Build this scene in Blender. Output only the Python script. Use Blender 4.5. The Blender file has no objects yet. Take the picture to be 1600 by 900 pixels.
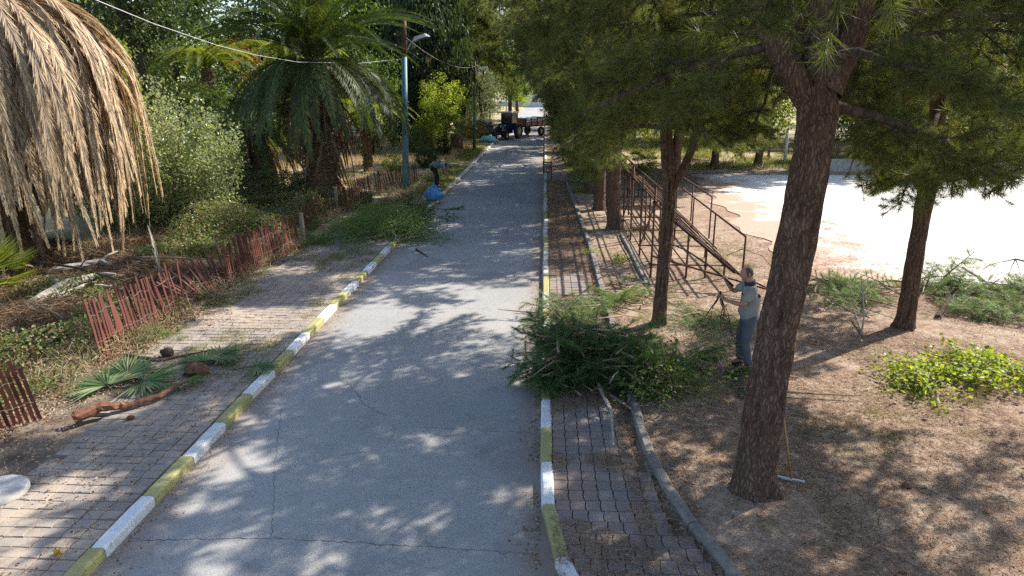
import bpy, math, random
import numpy as np
from mathutils import Vector, Matrix

R = math.radians
rng = np.random.default_rng(11)
random.seed(11)
sc = bpy.context.scene
COL = sc.collection

# ------------------------------------------------------------------ camera, sky, sun, exposure
CAM_H, FPX, PITCH, YAW = 4.7, 1080.0, R(16.5), R(2.65)
cd = bpy.data.cameras.new('camera')
cam = bpy.data.objects.new('camera', cd)
COL.objects.link(cam)
cam.location = (0, 0, CAM_H)
cam.rotation_euler = (R(90) - PITCH, 0, YAW)
cd.sensor_width = 36
cd.lens = 36 * FPX / 1600
cd.clip_start, cd.clip_end = 0.1, 2000
sc.camera = cam

SUN_EL = R(40)
SUN_V = Vector((0.80, 0.60, 0)).normalized()          # towards the sun, on the ground
sd = bpy.data.lights.new('sun', 'SUN')
sun = bpy.data.objects.new('sun', sd)
COL.objects.link(sun)
sd.energy, sd.angle, sd.color = 5.0, R(0.55), (1.0, 0.94, 0.85)
ldir = Vector((SUN_V.x * math.cos(SUN_EL), SUN_V.y * math.cos(SUN_EL), math.sin(SUN_EL)))
sun.rotation_euler = ldir.to_track_quat('Z', 'Y').to_euler()
sun.location = (30, 20, 40)
W = bpy.data.worlds.new('World')
sc.world = W
W.use_nodes = True
wn = W.node_tree.nodes
wn.clear()
sky = wn.new('ShaderNodeTexSky')
sky.sky_type = 'NISHITA'
sky.sun_disc = False
sky.sun_elevation = SUN_EL
sky.sun_rotation = math.atan2(SUN_V.x, SUN_V.y)
sky.air_density, sky.dust_density = 1.0, 1.0
bg = wn.new('ShaderNodeBackground')
bg.inputs[1].default_value = 0.14
wo = wn.new('ShaderNodeOutputWorld')
W.node_tree.links.new(sky.outputs[0], bg.inputs[0])
W.node_tree.links.new(bg.outputs[0], wo.inputs[0])
sc.view_settings.view_transform = 'Standard'
sc.view_settings.look = 'None'
sc.view_settings.exposure = 1.0
sc.view_settings.gamma = 1.0
sc.cycles.max_bounces = 6
sc.cycles.diffuse_bounces = 4
sc.cycles.transparent_max_bounces = 8
sc.cycles.use_adaptive_sampling = True
sc.cycles.adaptive_threshold = 0.01
sc.cycles.use_denoising = False


def ray(px, py):
    a, b = (px - 800) / FPX, -(py - 450) / FPX
    y, z = math.cos(PITCH) + b * math.sin(PITCH), -math.sin(PITCH) + b * math.cos(PITCH)
    c, s = math.cos(YAW), math.sin(YAW)
    return Vector((c * a - s * y, s * a + c * y, z))


def G(px, py, z=0.12):
    d = ray(px, py)
    t = (z - CAM_H) / d.z
    return Vector((d.x * t, d.y * t, z))


def A(px, py, Y):
    d = ray(px, py)
    t = Y / d.y
    return Vector((d.x * t, Y, CAM_H + d.z * t))


def proj(p):
    c, s = math.cos(YAW), math.sin(YAW)
    x, y, z = c * p[0] + s * p[1], -s * p[0] + c * p[1], p[2] - CAM_H
    f = y * math.cos(PITCH) - z * math.sin(PITCH)
    u = y * math.sin(PITCH) + z * math.cos(PITCH)
    if f < 0.05:
        return (-9999, -9999, f)
    return (800 + FPX * x / f, 450 - FPX * u / f, f)


# ------------------------------------------------------------------ helpers
def tag(o, label=None, cat=None, group=None, kind=None):
    if label:
        o['label'] = label
    if cat:
        o['category'] = cat
    if group:
        o['group'] = group
    if kind:
        o['kind'] = kind
    return o


def empty(name, loc=(0, 0, 0), rz=0, **k):
    o = bpy.data.objects.new(name, None)
    COL.objects.link(o)
    o.empty_display_size = 0.2
    o.location = loc
    o.rotation_euler = (0, 0, rz)
    return tag(o, **k)


def link(name, me, parent=None, loc=None, rot=None, scale=None):
    o = bpy.data.objects.new(name, me)
    COL.objects.link(o)
    if parent:
        o.parent = parent
    if loc is not None:
        o.location = loc
    if rot is not None:
        o.rotation_euler = rot
    if scale is not None:
        o.scale = scale
    return o


def place(name, me, parent, M):
    """link with a matrix given in the parent's own frame"""
    o = bpy.data.objects.new(name, me)
    COL.objects.link(o)
    o.parent = parent
    o.matrix_basis = M
    return o


def np_mesh(name, V, F, mats, smooth=False, midx=None):
    V = np.asarray(V, dtype=np.float32)
    F = np.asarray(F, dtype=np.int32)
    k = F.shape[1]
    me = bpy.data.meshes.new(name)
    me.vertices.add(len(V))
    me.vertices.foreach_set('co', V.ravel())
    me.loops.add(F.size)
    me.loops.foreach_set('vertex_index', F.ravel())
    me.polygons.add(len(F))
    me.polygons.foreach_set('loop_start', np.arange(0, F.size, k, dtype=np.int32))
    me.polygons.foreach_set('loop_total', np.full(len(F), k, dtype=np.int32))
    me.polygons.foreach_set('use_smooth', np.full(len(F), smooth, dtype=bool))
    if midx is not None:
        me.polygons.foreach_set('material_index', np.asarray(midx, dtype=np.int32))
    me.update(calc_edges=True)
    for m in (mats if isinstance(mats, (list, tuple)) else [mats]):
        me.materials.append(m)
    return me


class MB:
    def __init__(s):
        s.v, s.f, s.m, s.s = [], [], [], []

    def face(s, idx, m=0, sm=False):
        s.f.append(tuple(idx)); s.m.append(m); s.s.append(sm)

    def box(s, c, d, m=0, rot=None, taper=1.0, ch=0.0):
        """box of full size d at centre c; rot a 3x3 Matrix; taper scales the top; ch chamfers the top edge"""
        n = len(s.v)
        hx, hy, hz = d[0] / 2, d[1] / 2, d[2] / 2
        rings = [(1, 1, -hz)]
        if ch:
            rings += [(taper, taper, hz - ch), ((hx * taper - ch) / hx, (hy * taper - ch) / hy, hz)]
        else:
            rings += [(taper, taper, hz)]
        for ax, ay, z in rings:
            for sx, sy in ((-1, -1), (1, -1), (1, 1), (-1, 1)):
                p = Vector((sx * hx * ax, sy * hy * ay, z))
                if rot is not None:
                    p = rot @ p
                s.v.append((p.x + c[0], p.y + c[1], p.z + c[2]))
        s.face((n + 3, n + 2, n + 1, n), m)
        for r in range(len(rings) - 1):
            a, b = n + 4 * r, n + 4 * r + 4
            for i in range(4):
                j = (i + 1) % 4
                s.face((a + i, a + j, b + j, b + i), m)
        t = n + 4 * (len(rings) - 1)
        s.face((t, t + 1, t + 2, t + 3), m)
        return s

    def tube(s, pts, rad, n=8, m=0, cap=True, sm=True, wob=0.0):
        pts = [Vector(p) for p in pts]
        if not isinstance(rad, (list, tuple)):
            rad = [rad] * len(pts)
        b0 = len(s.v)
        up = None
        for i, p in enumerate(pts):
            t = (pts[min(i + 1, len(pts) - 1)] - pts[max(i - 1, 0)])
            if t.length < 1e-9:
                t = Vector((0, 0, 1))
            t.normalize()
            if up is None:
                up = t.orthogonal().normalized()
            else:
                up = (up - t * up.dot(t))
                up = up.normalized() if up.length > 1e-6 else t.orthogonal().normalized()
            w = t.cross(up)
            for k in range(n):
                a = 2 * math.pi * k / n
                r = rad[i] * (1 + wob * (random.random() - .5))
                q = p + (up * math.cos(a) + w * math.sin(a)) * r
                s.v.append(tuple(q))
        for i in range(len(pts) - 1):
            for k in range(n):
                j = (k + 1) % n
                a = b0 + i * n
                s.face((a + k, a + j, a + n + j, a + n + k), m, sm)
        if cap:
            s.face([b0 + k for k in range(n)][::-1], m)
            e = b0 + (len(pts) - 1) * n
            s.face([e + k for k in range(n)], m)
        return s

    def ball(s, c, r, m=0, seg=8, rings=6, sq=(1, 1, 1)):
        b = len(s.v)
        s.v.append((c[0], c[1], c[2] + r * sq[2]))
        for i in range(1, rings):
            th = math.pi * i / rings
            for k in range(seg):
                a = 2 * math.pi * k / seg
                s.v.append((c[0] + r * sq[0] * math.sin(th) * math.cos(a), c[1] + r * sq[1] * math.sin(th) * math.sin(a), c[2] + r * sq[2] * math.cos(th)))
        s.v.append((c[0], c[1], c[2] - r * sq[2]))
        for k in range(seg):
            s.face((b, b + 1 + k, b + 1 + (k + 1) % seg), m, True)
            for i in range(rings - 2):
                a = b + 1 + i * seg
                s.face((a + k, a + seg + k, a + seg + (k + 1) % seg, a + (k + 1) % seg), m, True)
            a = b + 1 + (rings - 2) * seg
            s.face((a + k, b + 1 + (rings - 1) * seg, a + (k + 1) % seg), m, True)
        return s

    def mesh(s, name, mats):
        me = bpy.data.meshes.new(name)
        me.from_pydata([tuple(p) for p in s.v], [], s.f)
        me.polygons.foreach_set('material_index', s.m)
        me.polygons.foreach_set('use_smooth', s.s)
        for m in (mats if isinstance(mats, (list, tuple)) else [mats]):
            me.materials.append(m)
        me.update()
        return me

    def build(s, name, mats, parent=None, loc=None, rot=None):
        return link(name, s.mesh(name, mats), parent, loc, rot)


def nodes_of(name):
    m = bpy.data.materials.new(name)
    m.use_nodes = True
    t = m.node_tree
    t.nodes.clear()
    return m, t, t.nodes, t.links


def mix(t, fac, a, b, mode='MIX'):
    n = t.nodes.new('ShaderNodeMix')
    n.data_type = 'RGBA'
    n.blend_type = mode
    for sock, val in ((n.inputs[0], fac), (n.inputs[6], a), (n.inputs[7], b)):
        if hasattr(val, 'links'):
            t.links.new(val, sock)
        else:
            sock.default_value = val if not isinstance(val, tuple) else (*val, 1)
    return n.outputs[2]


def noise(t, scale, detail=4, vec=None, rough=0.55, kind='noise', stretch=None):
    if kind == 'noise':
        n = t.nodes.new('ShaderNodeTexNoise')
        n.inputs['Detail'].default_value = detail
        n.inputs['Roughness'].default_value = rough
    else:
        n = t.nodes.new('ShaderNodeTexVoronoi')
        if kind == 'edge':
            n.feature = 'DISTANCE_TO_EDGE'
    n.inputs['Scale'].default_value = scale
    if stretch:
        mp = t.nodes.new('ShaderNodeMapping')
        mp.inputs['Scale'].default_value = stretch
        t.links.new(vec, mp.inputs[0])
        vec = mp.outputs[0]
    if vec is not None:
        t.links.new(vec, n.inputs['Vector'])
    return n.outputs['Distance'] if kind == 'edge' else n.outputs[0]


def ramp(t, src, lo, hi, a=0.0, b=1.0):
    n = t.nodes.new('ShaderNodeMapRange')
    n.inputs[1].default_value, n.inputs[2].default_value = lo, hi
    n.inputs[3].default_value, n.inputs[4].default_value = a, b
    t.links.new(src, n.inputs[0])
    return n.outputs[0]


def coords(t, which='Object'):
    return t.nodes.new('ShaderNodeTexCoord').outputs[which]


def position(t):
    return t.nodes.new('ShaderNodeNewGeometry').outputs['Position']


def finish(t, col, rough=0.8, bump=None, bstr=0.3, bdist=0.02, metal=0.0, spec=0.3, transl=None):
    p = t.nodes.new('ShaderNodeBsdfPrincipled')
    o = t.nodes.new('ShaderNodeOutputMaterial')
    if hasattr(col, 'links'):
        t.links.new(col, p.inputs['Base Color'])
    else:
        p.inputs['Base Color'].default_value = (*col, 1)
    if hasattr(rough, 'links'):
        t.links.new(rough, p.inputs['Roughness'])
    else:
        p.inputs['Roughness'].default_value = rough
    p.inputs['Metallic'].default_value = metal
    p.inputs['Specular IOR Level'].default_value = spec
    if bump is not None:
        b = t.nodes.new('ShaderNodeBump')
        b.inputs['Strength'].default_value = bstr
        b.inputs['Distance'].default_value = bdist
        t.links.new(bump, b.inputs['Height'])
        t.links.new(b.outputs[0], p.inputs['Normal'])
    out = p.outputs[0]
    if transl:
        tr = t.nodes.new('ShaderNodeBsdfTranslucent')
        fac, tint = transl
        if hasattr(col, 'links'):
            t.links.new(mix(t, 1.0, col, tint, 'MULTIPLY'), tr.inputs[0])
        else:
            tr.inputs[0].default_value = (col[0] * tint[0], col[1] * tint[1], col[2] * tint[2], 1)
        ms = t.nodes.new('ShaderNodeMixShader')
        ms.inputs[0].default_value = fac
        t.links.new(out, ms.inputs[1])
        t.links.new(tr.outputs[0], ms.inputs[2])
        out = ms.outputs[0]
    t.links.new(out, o.inputs[0])


def simple(name, c1, c2=None, scale=8, rough=0.8, bstr=0.3, bdist=0.01, metal=0.0, spec=0.3, stretch=None, obj_rand=0.0, isl=0.0):
    m, t, _, _ = nodes_of(name)
    v = coords(t)
    n = noise(t, scale, 5, v, stretch=stretch)
    col = mix(t, ramp(t, n, .3, .7), c1, c2 or tuple(x * .7 for x in c1))
    if obj_rand:
        oi = t.nodes.new('ShaderNodeObjectInfo')
        col = mix(t, 1.0, col, grey(t, ramp(t, oi.outputs['Random'], 0, 1, 1 - obj_rand, 1 + obj_rand)), 'MULTIPLY')
    if isl:
        g = t.nodes.new('ShaderNodeNewGeometry')
        col = mix(t, 1.0, col, grey(t, ramp(t, g.outputs['Random Per Island'], 0, 1, 1 - isl, 1 + isl)), 'MULTIPLY')
    finish(t, col, rough, n, bstr, bdist, metal, spec)
    return m


def grey(t, v):
    n = t.nodes.new('ShaderNodeCombineColor')
    for i in range(3):
        t.links.new(v, n.inputs[i])
    return n.outputs[0]


def leafmat(name, c1, c2, c3=None, transl=0.35, tint=(1.6, 1.7, .6), rough=0.5, spec=0.4, third=0.12):
    """leaf colours vary leaf by leaf, clump by clump and plant by plant"""
    m, t, _, _ = nodes_of(name)
    g = t.nodes.new('ShaderNodeNewGeometry')
    oi = t.nodes.new('ShaderNodeObjectInfo')
    a = t.nodes.new('ShaderNodeMath')
    a.operation = 'ADD'
    t.links.new(g.outputs['Random Per Island'], a.inputs[0])
    t.links.new(noise(t, 1.3, 2, g.outputs['Position']), a.inputs[1])
    col = mix(t, ramp(t, a.outputs[0], .35, 1.25), c1, c2)
    if c3:
        b = t.nodes.new('ShaderNodeMath')
        b.operation = 'FRACT'
        mu = t.nodes.new('ShaderNodeMath')
        mu.operation = 'MULTIPLY'
        mu.inputs[1].default_value = 17.3
        t.links.new(g.outputs['Random Per Island'], mu.inputs[0])
        t.links.new(mu.outputs[0], b.inputs[0])
        col = mix(t, ramp(t, b.outputs[0], 1 - third - .02, 1 - third + .02), col, c3)
    col = mix(t, 1.0, col, grey(t, ramp(t, oi.outputs['Random'], 0, 1, .8, 1.2)), 'MULTIPLY')
    finish(t, col, rough, spec=spec, transl=(transl, tint))
    return m


# ------------------------------------------------------------------ materials
M = {}


def make_materials():
    # asphalt
    m, t, _, _ = nodes_of('asphalt')
    P = position(t)
    big = noise(t, .35, 5, P)
    mid = noise(t, 3, 4, P)
    agg = noise(t, 55, 3, P, .8)
    vor = noise(t, 60, 2, P, kind='voronoi')
    col = mix(t, ramp(t, big, .3, .7), (.27, .262, .25), (.365, .353, .335))
    col = mix(t, ramp(t, agg, .48, .70, 0, .7), col, (.42, .405, .38))
    col = mix(t, ramp(t, agg, .33, .45, .6, 0), col, (.08, .08, .08))
    col = mix(t, ramp(t, mid, .55, .75, 0, .35), col, (.14, .125, .11))
    streak = noise(t, 1.4, 3, P, stretch=(2.2, .12, 1))
    col = mix(t, ramp(t, streak, .55, .7, 0, .3), col, (.33, .31, .28))
    # dust and crumbs swept to both kerbs
    sx = t.nodes.new('ShaderNodeSeparateXYZ'); t.links.new(P, sx.inputs[0])
    ab = t.nodes.new('ShaderNodeMath'); ab.operation = 'ADD'; ab.inputs[1].default_value = 2.22
    t.links.new(sx.outputs[0], ab.inputs[0])
    ac = t.nodes.new('ShaderNodeMath'); ac.operation = 'ABSOLUTE'; t.links.new(ab.outputs[0], ac.inputs[0])
    wn_ = t.nodes.new('ShaderNodeMath'); wn_.operation = 'MULTIPLY_ADD'; wn_.inputs[1].default_value = .9
    t.links.new(noise(t, 2.6, 6, P, .7), wn_.inputs[0]); t.links.new(ac.outputs[0], wn_.inputs[2])
    col = mix(t, ramp(t, wn_.outputs[0], 2.15, 2.75, 0, .75), col, (.27, .19, .14))
    patch = noise(t, .22, 3, P, .4)
    col = mix(t, ramp(t, patch, .56, .58, 0, .22), col, (.13, .13, .13))
    finish(t, col, .88, agg, .6, .012, spec=.25)
    M['asphalt'] = m
    # soil under the pines
    m, t, _, _ = nodes_of('needle_soil')
    P = position(t)
    big, mid, fine = noise(t, .5, 5, P), noise(t, 2.5, 5, P), noise(t, 40, 4, P, .75)
    st = noise(t, 30, 3, P, .7, stretch=(1, 3, 1))
    col = mix(t, ramp(t, mid, .4, .6), (.19, .105, .068), (.38, .285, .205))
    col = mix(t, ramp(t, big, .48, .6, 0, .7), col, (.20, .10, .065))
    clot = noise(t, 9, 5, P, .7)
    col = mix(t, ramp(t, clot, .5, .62, 0, .6), col, (.50, .41, .31))
    col = mix(t, ramp(t, clot, .32, .44, .6, 0), col, (.13, .075, .05))
    col = mix(t, ramp(t, fine, .4, .7, 0, .7), col, (.52, .42, .32))
    col = mix(t, ramp(t, st, .3, .48, .7, 0), col, (.12, .07, .045))
    gr = noise(t, 1.1, 5, P, .6)
    col = mix(t, ramp(t, gr, .6, .72, 0, .55), col, (.16, .17, .06))
    finish(t, col, .95, fine, .8, .03, spec=.1)
    M['soil'] = m
    # dry garden ground on the left
    m, t, _, _ = nodes_of('dry_grass_ground')
    P = position(t)
    big, mid, fine = noise(t, .25, 5, P), noise(t, 1.8, 5, P), noise(t, 34, 4, P, .75)
    col = mix(t, ramp(t, mid, .35, .65), (.20, .145, .08), (.46, .36, .21))
    col = mix(t, ramp(t, fine, .3, .7, 0, .8), col, (.56, .46, .31))
    col = mix(t, ramp(t, big, .47, .6, 0, .8), col, (.11, .14, .045))
    col = mix(t, ramp(t, fine, .3, .42, .7, 0), col, (.07, .05, .03))
    finish(t, col, .95, fine, .9, .04, spec=.1)
    M['garden'] = m
    m, t, _, _ = nodes_of('dusty_bedding')
    P = position(t)
    mid, fine = noise(t, 2.0, 5, P), noise(t, 50, 3, P, .7)
    col = mix(t, ramp(t, mid, .35, .65), (.09, .07, .055), (.33, .27, .20))
    col = mix(t, ramp(t, fine, .35, .65, 0, .6), col, (.16, .11, .08))
    finish(t, col, .95, fine, .7, .02, spec=.1)
    M['bedding'] = m
    # pavers
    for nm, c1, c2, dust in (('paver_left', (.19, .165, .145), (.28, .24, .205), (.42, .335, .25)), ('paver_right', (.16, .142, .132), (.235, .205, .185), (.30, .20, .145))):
        m, t, _, _ = nodes_of(nm)
        P = position(t)
        g = t.nodes.new('ShaderNodeNewGeometry')
        oi = t.nodes.new('ShaderNodeObjectInfo')
        ad = t.nodes.new('ShaderNodeMath'); ad.operation = 'ADD'
        t.links.new(g.outputs['Random Per Island'], ad.inputs[0]); t.links.new(oi.outputs['Random'], ad.inputs[1])
        fr = t.nodes.new('ShaderNodeMath'); fr.operation = 'FRACT'
        t.links.new(ad.outputs[0], fr.inputs[0])
        fine = noise(t, 60, 3, P, .7)
        col = mix(t, fr.outputs[0], c1, c2)
        col = mix(t, ramp(t, fine, .35, .7, 0, .5), col, tuple(x * 1.5 for x in c2))
        col = mix(t, ramp(t, noise(t, 1.1, 5, P, .65), .46, .66, 0, .75), col, dust)
        col = mix(t, ramp(t, noise(t, 7, 4, P, .65), .55, .75, 0, .6), col, (.13, .10, .08))
        finish(t, col, .9, fine, .5, .008, spec=.2)
        M[nm] = m
    for nm, c in (('white_paint', (.74, .75, .74)), ('yellow_paint', (.40, .37, .15))):
        m, t, _, _ = nodes_of(nm)
        P = position(t)
        oi = t.nodes.new('ShaderNodeObjectInfo')
        n, fine = noise(t, 9, 6, P, .7), noise(t, 45, 3, P, .7)
        col = mix(t, ramp(t, n, .3, .7, 0, .5), c, tuple(x * .66 for x in c))
        col = mix(t, ramp(t, fine, .62, .70, 0, .9), col, (.27, .25, .22))
        col = mix(t, ramp(t, noise(t, 4, 5, P, .7), .60, .68, 0, .8), col, (.24, .21, .17))
        col = mix(t, 1.0, col, grey(t, ramp(t, oi.outputs['Random'], 0, 1, .85, 1.08)), 'MULTIPLY')
        finish(t, col, .7, n, .5, .012, spec=.3)
        M[nm] = m
    M['grey_kerb'] = simple('grey_concrete', (.24, .225, .20), (.14, .125, .11), 12, .9, .5, .02, obj_rand=.12)
    M['old_concrete'] = simple('old_concrete', (.42, .39, .35), (.27, .25, .22), 6, .9, .4, .02)
    M['pale_stone'] = simple('pale_stone', (.66, .62, .56), (.42, .38, .33), 7, .9, .5, .02)
    # court
    m, t, _, _ = nodes_of('court_concrete')
    P = position(t)
    sx = t.nodes.new('ShaderNodeSeparateXYZ'); t.links.new(P, sx.inputs[0])
    wob = noise(t, .8, 6, P, .65)
    col = mix(t, ramp(t, noise(t, .4, 5, P), .3, .7), (.72, .70, .66), (.62, .59, .54))
    ad = t.nodes.new('ShaderNodeMath'); ad.operation = 'MULTIPLY_ADD'
    t.links.new(wob, ad.inputs[0]); ad.inputs[1].default_value = -9.0; t.links.new(sx.outputs[0], ad.inputs[2])
    # loose reddish litter blown over the left edge
    grit = mix(t, ramp(t, noise(t, 30, 4, P, .75), .35, .65), (.34, .2, .14), (.55, .42, .33))
    col = mix(t, ramp(t, ad.outputs[0], 3.4, 5.0, 1, 0), col, grit)
    finish(t, col, .9, wob, .2, .02, spec=.2)
    M['court'] = m
    # bark
    for nm, c1, c2, s1, st in (('pine_bark', (.15, .092, .066), (.045, .03, .023), 30, (1, 1, .22)), ('dark_bark', (.09, .065, .05), (.03, .022, .018), 10, (1, 1, .25)),
                               ('grey_bark', (.23, .19, .15), (.10, .08, .06), 14, (1, 1, .3)), ('palm_trunk', (.19, .125, .075), (.055, .036, .024), 12, (1, 1, 1))):
        m, t, _, _ = nodes_of(nm)
        v = coords(t)
        w = t.nodes.new('ShaderNodeVectorMath'); w.operation = 'ADD'
        nn = t.nodes.new('ShaderNodeTexNoise'); nn.inputs['Scale'].default_value = 6
        t.links.new(v, nn.inputs['Vector'])
        sv = t.nodes.new('ShaderNodeVectorMath'); sv.operation = 'SCALE'; sv.inputs['Scale'].default_value = .12
        t.links.new(nn.outputs['Color'], sv.inputs[0])
        t.links.new(v, w.inputs[0]); t.links.new(sv.outputs[0], w.inputs[1])
        e = noise(t, s1, vec=w.outputs[0], kind='edge', stretch=st)
        fine = noise(t, 50, 4, v, .7, stretch=(1, 1, .3))
        fur = noise(t, s1 * 1.3, 6, w.outputs[0], .75, stretch=(1, 1, .16))
        ee = t.nodes.new('ShaderNodeMath'); ee.operation = 'MULTIPLY_ADD'
        t.links.new(fur, ee.inputs[0]); ee.inputs[1].default_value = .55; t.links.new(e, ee.inputs[2])
        f = ramp(t, ee.outputs[0], .20, .48)
        col = mix(t, f, c2, c1)
        col = mix(t, ramp(t, noise(t, s1 * .35, 3, w.outputs[0], .6, stretch=(1, 1, .4)), .35, .65, 0, .6), col, tuple(x * 1.35 + .01 for x in c1))
        col = mix(t, ramp(t, fine, .3, .7, 0, .5), col, tuple(x * 1.5 for x in c1))
        col = mix(t, ramp(t, noise(t, 2.5, 4, v), .5, .7, 0, .45), col, tuple(x * .5 for x in c1))
        h = mix(t, .25, grey(t, f), grey(t, fine))
        finish(t, col, .95, h, 1.0, .035, spec=.1)
        M[nm] = m
    M['needle'] = leafmat('pine_needle', (.05, .078, .024), (.125, .148, .046), (.25, .18, .07), .42, (1.6, 1.5, .55), .5, .3, .05)
    M['needle_cut'] = leafmat('cut_pine_needle', (.08, .15, .05), (.19, .27, .11), (.33, .30, .16), .35, (1.4, 1.5, .7), .5, .4, .15)
    M['needle_heap'] = leafmat('heaped_pine_needle', (.045, .095, .03), (.10, .165, .055), None, .35, (1.4, 1.5, .7), .5, .4)
    M['palm_green'] = leafmat('palm_leaf', (.028, .055, .018), (.075, .11, .035), (.16, .15, .06), .3, (1.6, 1.6, .5), .48, .4, .06)
    M['palm_light'] = leafmat('young_palm_leaf', (.12, .17, .035), (.25, .28, .06), (.30, .25, .08), .45, (1.4, 1.4, .5), .45, .4)
    M['palm_dead'] = leafmat('dead_palm_leaf', (.37, .26, .14), (.66, .52, .33), (.21, .14, .085), .25, (1.2, 1, .8), .55, .45, .2)
    M['palm_brown'] = leafmat('brown_palm_leaf', (.12, .08, .05), (.25, .17, .10), (.07, .05, .035), .2, (1.2, 1, .8), .7, .2, .2)
    M['leaf_dark'] = leafmat('dark_leaf', (.025, .045, .016), (.065, .09, .03), None, .3, rough=.5)
    M['leaf_mid'] = leafmat('mid_leaf', (.06, .10, .03), (.13, .18, .05), None, .42)
    M['leaf_light'] = leafmat('light_leaf', (.22, .27, .12), (.42, .47, .26), (.42, .42, .15), .5, (1.3, 1.3, .75), .35, .6)
    M['leaf_lime'] = leafmat('lime_leaf', (.13, .20, .03), (.27, .33, .055), (.36, .32, .06), .5, (1.4, 1.4, .5))
    M['leaf_yellow'] = leafmat('yellowing_leaf', (.17, .18, .03), (.33, .30, .05), (.35, .22, .05), .5, (1.5, 1.4, .5))
    M['leaf_cut'] = leafmat('freshly_cut_leaf', (.065, .12, .032), (.15, .22, .065), None, .42)
    M['leaf_grey'] = leafmat('grey_green_leaf', (.10, .12, .065), (.19, .21, .12), None, .35, (1.3, 1.3, .8))
    M['leaf_orange'] = leafmat('orange_leaf', (.38, .20, .04), (.50, .30, .06), None, .5, (1.5, 1.2, .5))
    M['ivy'] = leafmat('ivy_leaf', (.07, .11, .035), (.19, .23, .08), (.24, .16, .10), .3, third=.33)
    M['straw'] = leafmat('dry_straw', (.30, .22, .12), (.55, .44, .27), (.18, .12, .07), .3, (1.2, 1.1, .8), .8, .2)
    M['litter'] = leafmat('leaf_litter', (.25, .15, .085), (.48, .34, .21), (.13, .075, .045), .1, (1, 1, 1), .85, .1, .25)
    M['fallen_needle'] = leafmat('fallen_needle', (.22, .12, .068), (.43, .30, .19), (.14, .08, .05), .1, (1, 1, 1), .8, .1, .25)
    M['grass'] = leafmat('grass_blade', (.07, .11, .025), (.19, .22, .06), (.40, .33, .17), .4, (1.3, 1.3, .6), third=.25)
    M['wood_dry'] = simple('dry_branch_wood', (.36, .27, .19), (.17, .11, .075), 9, .85, .5, .01, stretch=(1, 1, 1))
    M['wood_pale'] = simple('pale_weathered_wood', (.46, .42, .36), (.24, .20, .16), 9, .85, .6, .015)
    M['wood_cut'] = simple('cut_wood', (.55, .36, .20), (.40, .24, .13), 20, .8, .2, .005)
    M['sheath'] = simple('palm_sheath', (.24, .10, .055), (.11, .05, .03), 9, .7, .6, .01)
    M['red_slat'] = simple('red_slat_paint', (.125, .034, .022), (.08, .026, .02), 14, .7, .3, .004, obj_rand=.3, stretch=(1, 1, .3))
    M['rust'] = simple('rusty_steel', (.17, .085, .05), (.07, .04, .03), 16, .75, .4, .004, metal=.2)
    M['rust_dark'] = simple('dark_rusty_clamp', (.07, .04, .03), (.03, .02, .018), 20, .75, .4, .004, metal=.3)
    M['wire'] = simple('steel_wire', (.28, .26, .24), (.18, .16, .15), 20, .6, .1, .001, metal=.6)
    M['cable'] = simple('pale_cable', (.62, .60, .58), (.5, .48, .46), 20, .6, .1, .001)
    M['pole_blue'] = simple('faded_blue_paint', (.17, .33, .38), (.11, .20, .22), 7, .55, .2, .003, stretch=(1, 1, .3))
    M['pole_green'] = simple('faded_green_paint', (.10, .24, .20), (.06, .14, .11), 7, .6, .2, .003, stretch=(1, 1, .3))
    M['lamp_white'] = simple('lamp_housing', (.7, .71, .7), (.55, .55, .53), 10, .45, .1, .002)
    M['blue_bag'] = simple('blue_plastic', (.03, .20, .46), (.10, .30, .52), 5, .35, .4, .02, spec=.5)
    M['cyan_bag'] = simple('turquoise_plastic', (.10, .45, .52), (.25, .62, .66), 6, .4, .4, .02, spec=.5)
    M['skin'] = simple('skin', (.42, .235, .16), (.34, .18, .12), 15, .55, .1, .002)
    M['hair'] = simple('short_dark_hair', (.035, .03, .028), (.11, .10, .095), 60, .8, .4, .003)
    M['shirt'] = simple('grey_polo_shirt', (.30, .30, .285), (.22, .222, .212), 7, .9, .8, .05, stretch=(1, 1, .5))
    M['collar'] = simple('navy_collar', (.03, .04, .07), (.02, .03, .05), 5, .9, .2, .01)
    M['jeans'] = simple('grey_blue_jeans', (.115, .125, .15), (.07, .078, .10), 6, .9, .3, .02)
    M['shoe'] = simple('dark_shoe', (.03, .028, .026), (.05, .045, .04), 12, .7, .2, .005)
    M['shirt_far'] = simple('blue_grey_tee_shirt', (.18, .21, .26), (.13, .15, .19), 5, .9, .25, .02)
    M['trouser_dark'] = simple('dark_trousers', (.03, .032, .04), (.02, .02, .026), 6, .9, .3, .02)
    M['tractor_blue'] = simple('tractor_blue_paint', (.018, .045, .13), (.012, .03, .09), 6, .4, .1, .003, spec=.5)
    M['tractor_dark'] = simple('greasy_dark_metal', (.03, .03, .032), (.015, .015, .016), 9, .6, .2, .004)
    M['tyre'] = simple('tyre_rubber', (.025, .024, .023), (.06, .055, .05), 9, .85, .3, .006)
    M['rim'] = simple('dusty_rim', (.55, .52, .45), (.38, .35, .30), 9, .6, .1, .003)
    M['trailer_red'] = simple('trailer_red_paint', (.36, .10, .08), (.25, .07, .055), 5, .6, .2, .004)
    M['trailer_pink'] = simple('faded_pink_board', (.62, .36, .32), (.52, .28, .24), 5, .7, .2, .004)
    M['house_wall'] = simple('pale_render', (.72, .68, .62), (.62, .58, .52), 2, .9, .1, .01)
    M['roof_tile'] = simple('roof_tile', (.34, .14, .09), (.24, .10, .07), 6, .9, .5, .03)
    M['rock'] = simple('rubble', (.20, .19, .18), (.10, .095, .09), 4, .9, .6, .05)
    M['bare_soil'] = simple('bare_soil', (.24, .16, .11), (.13, .09, .06), 6, .95, .6, .03)
    m, t, _, _ = nodes_of('window_glass')
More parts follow.
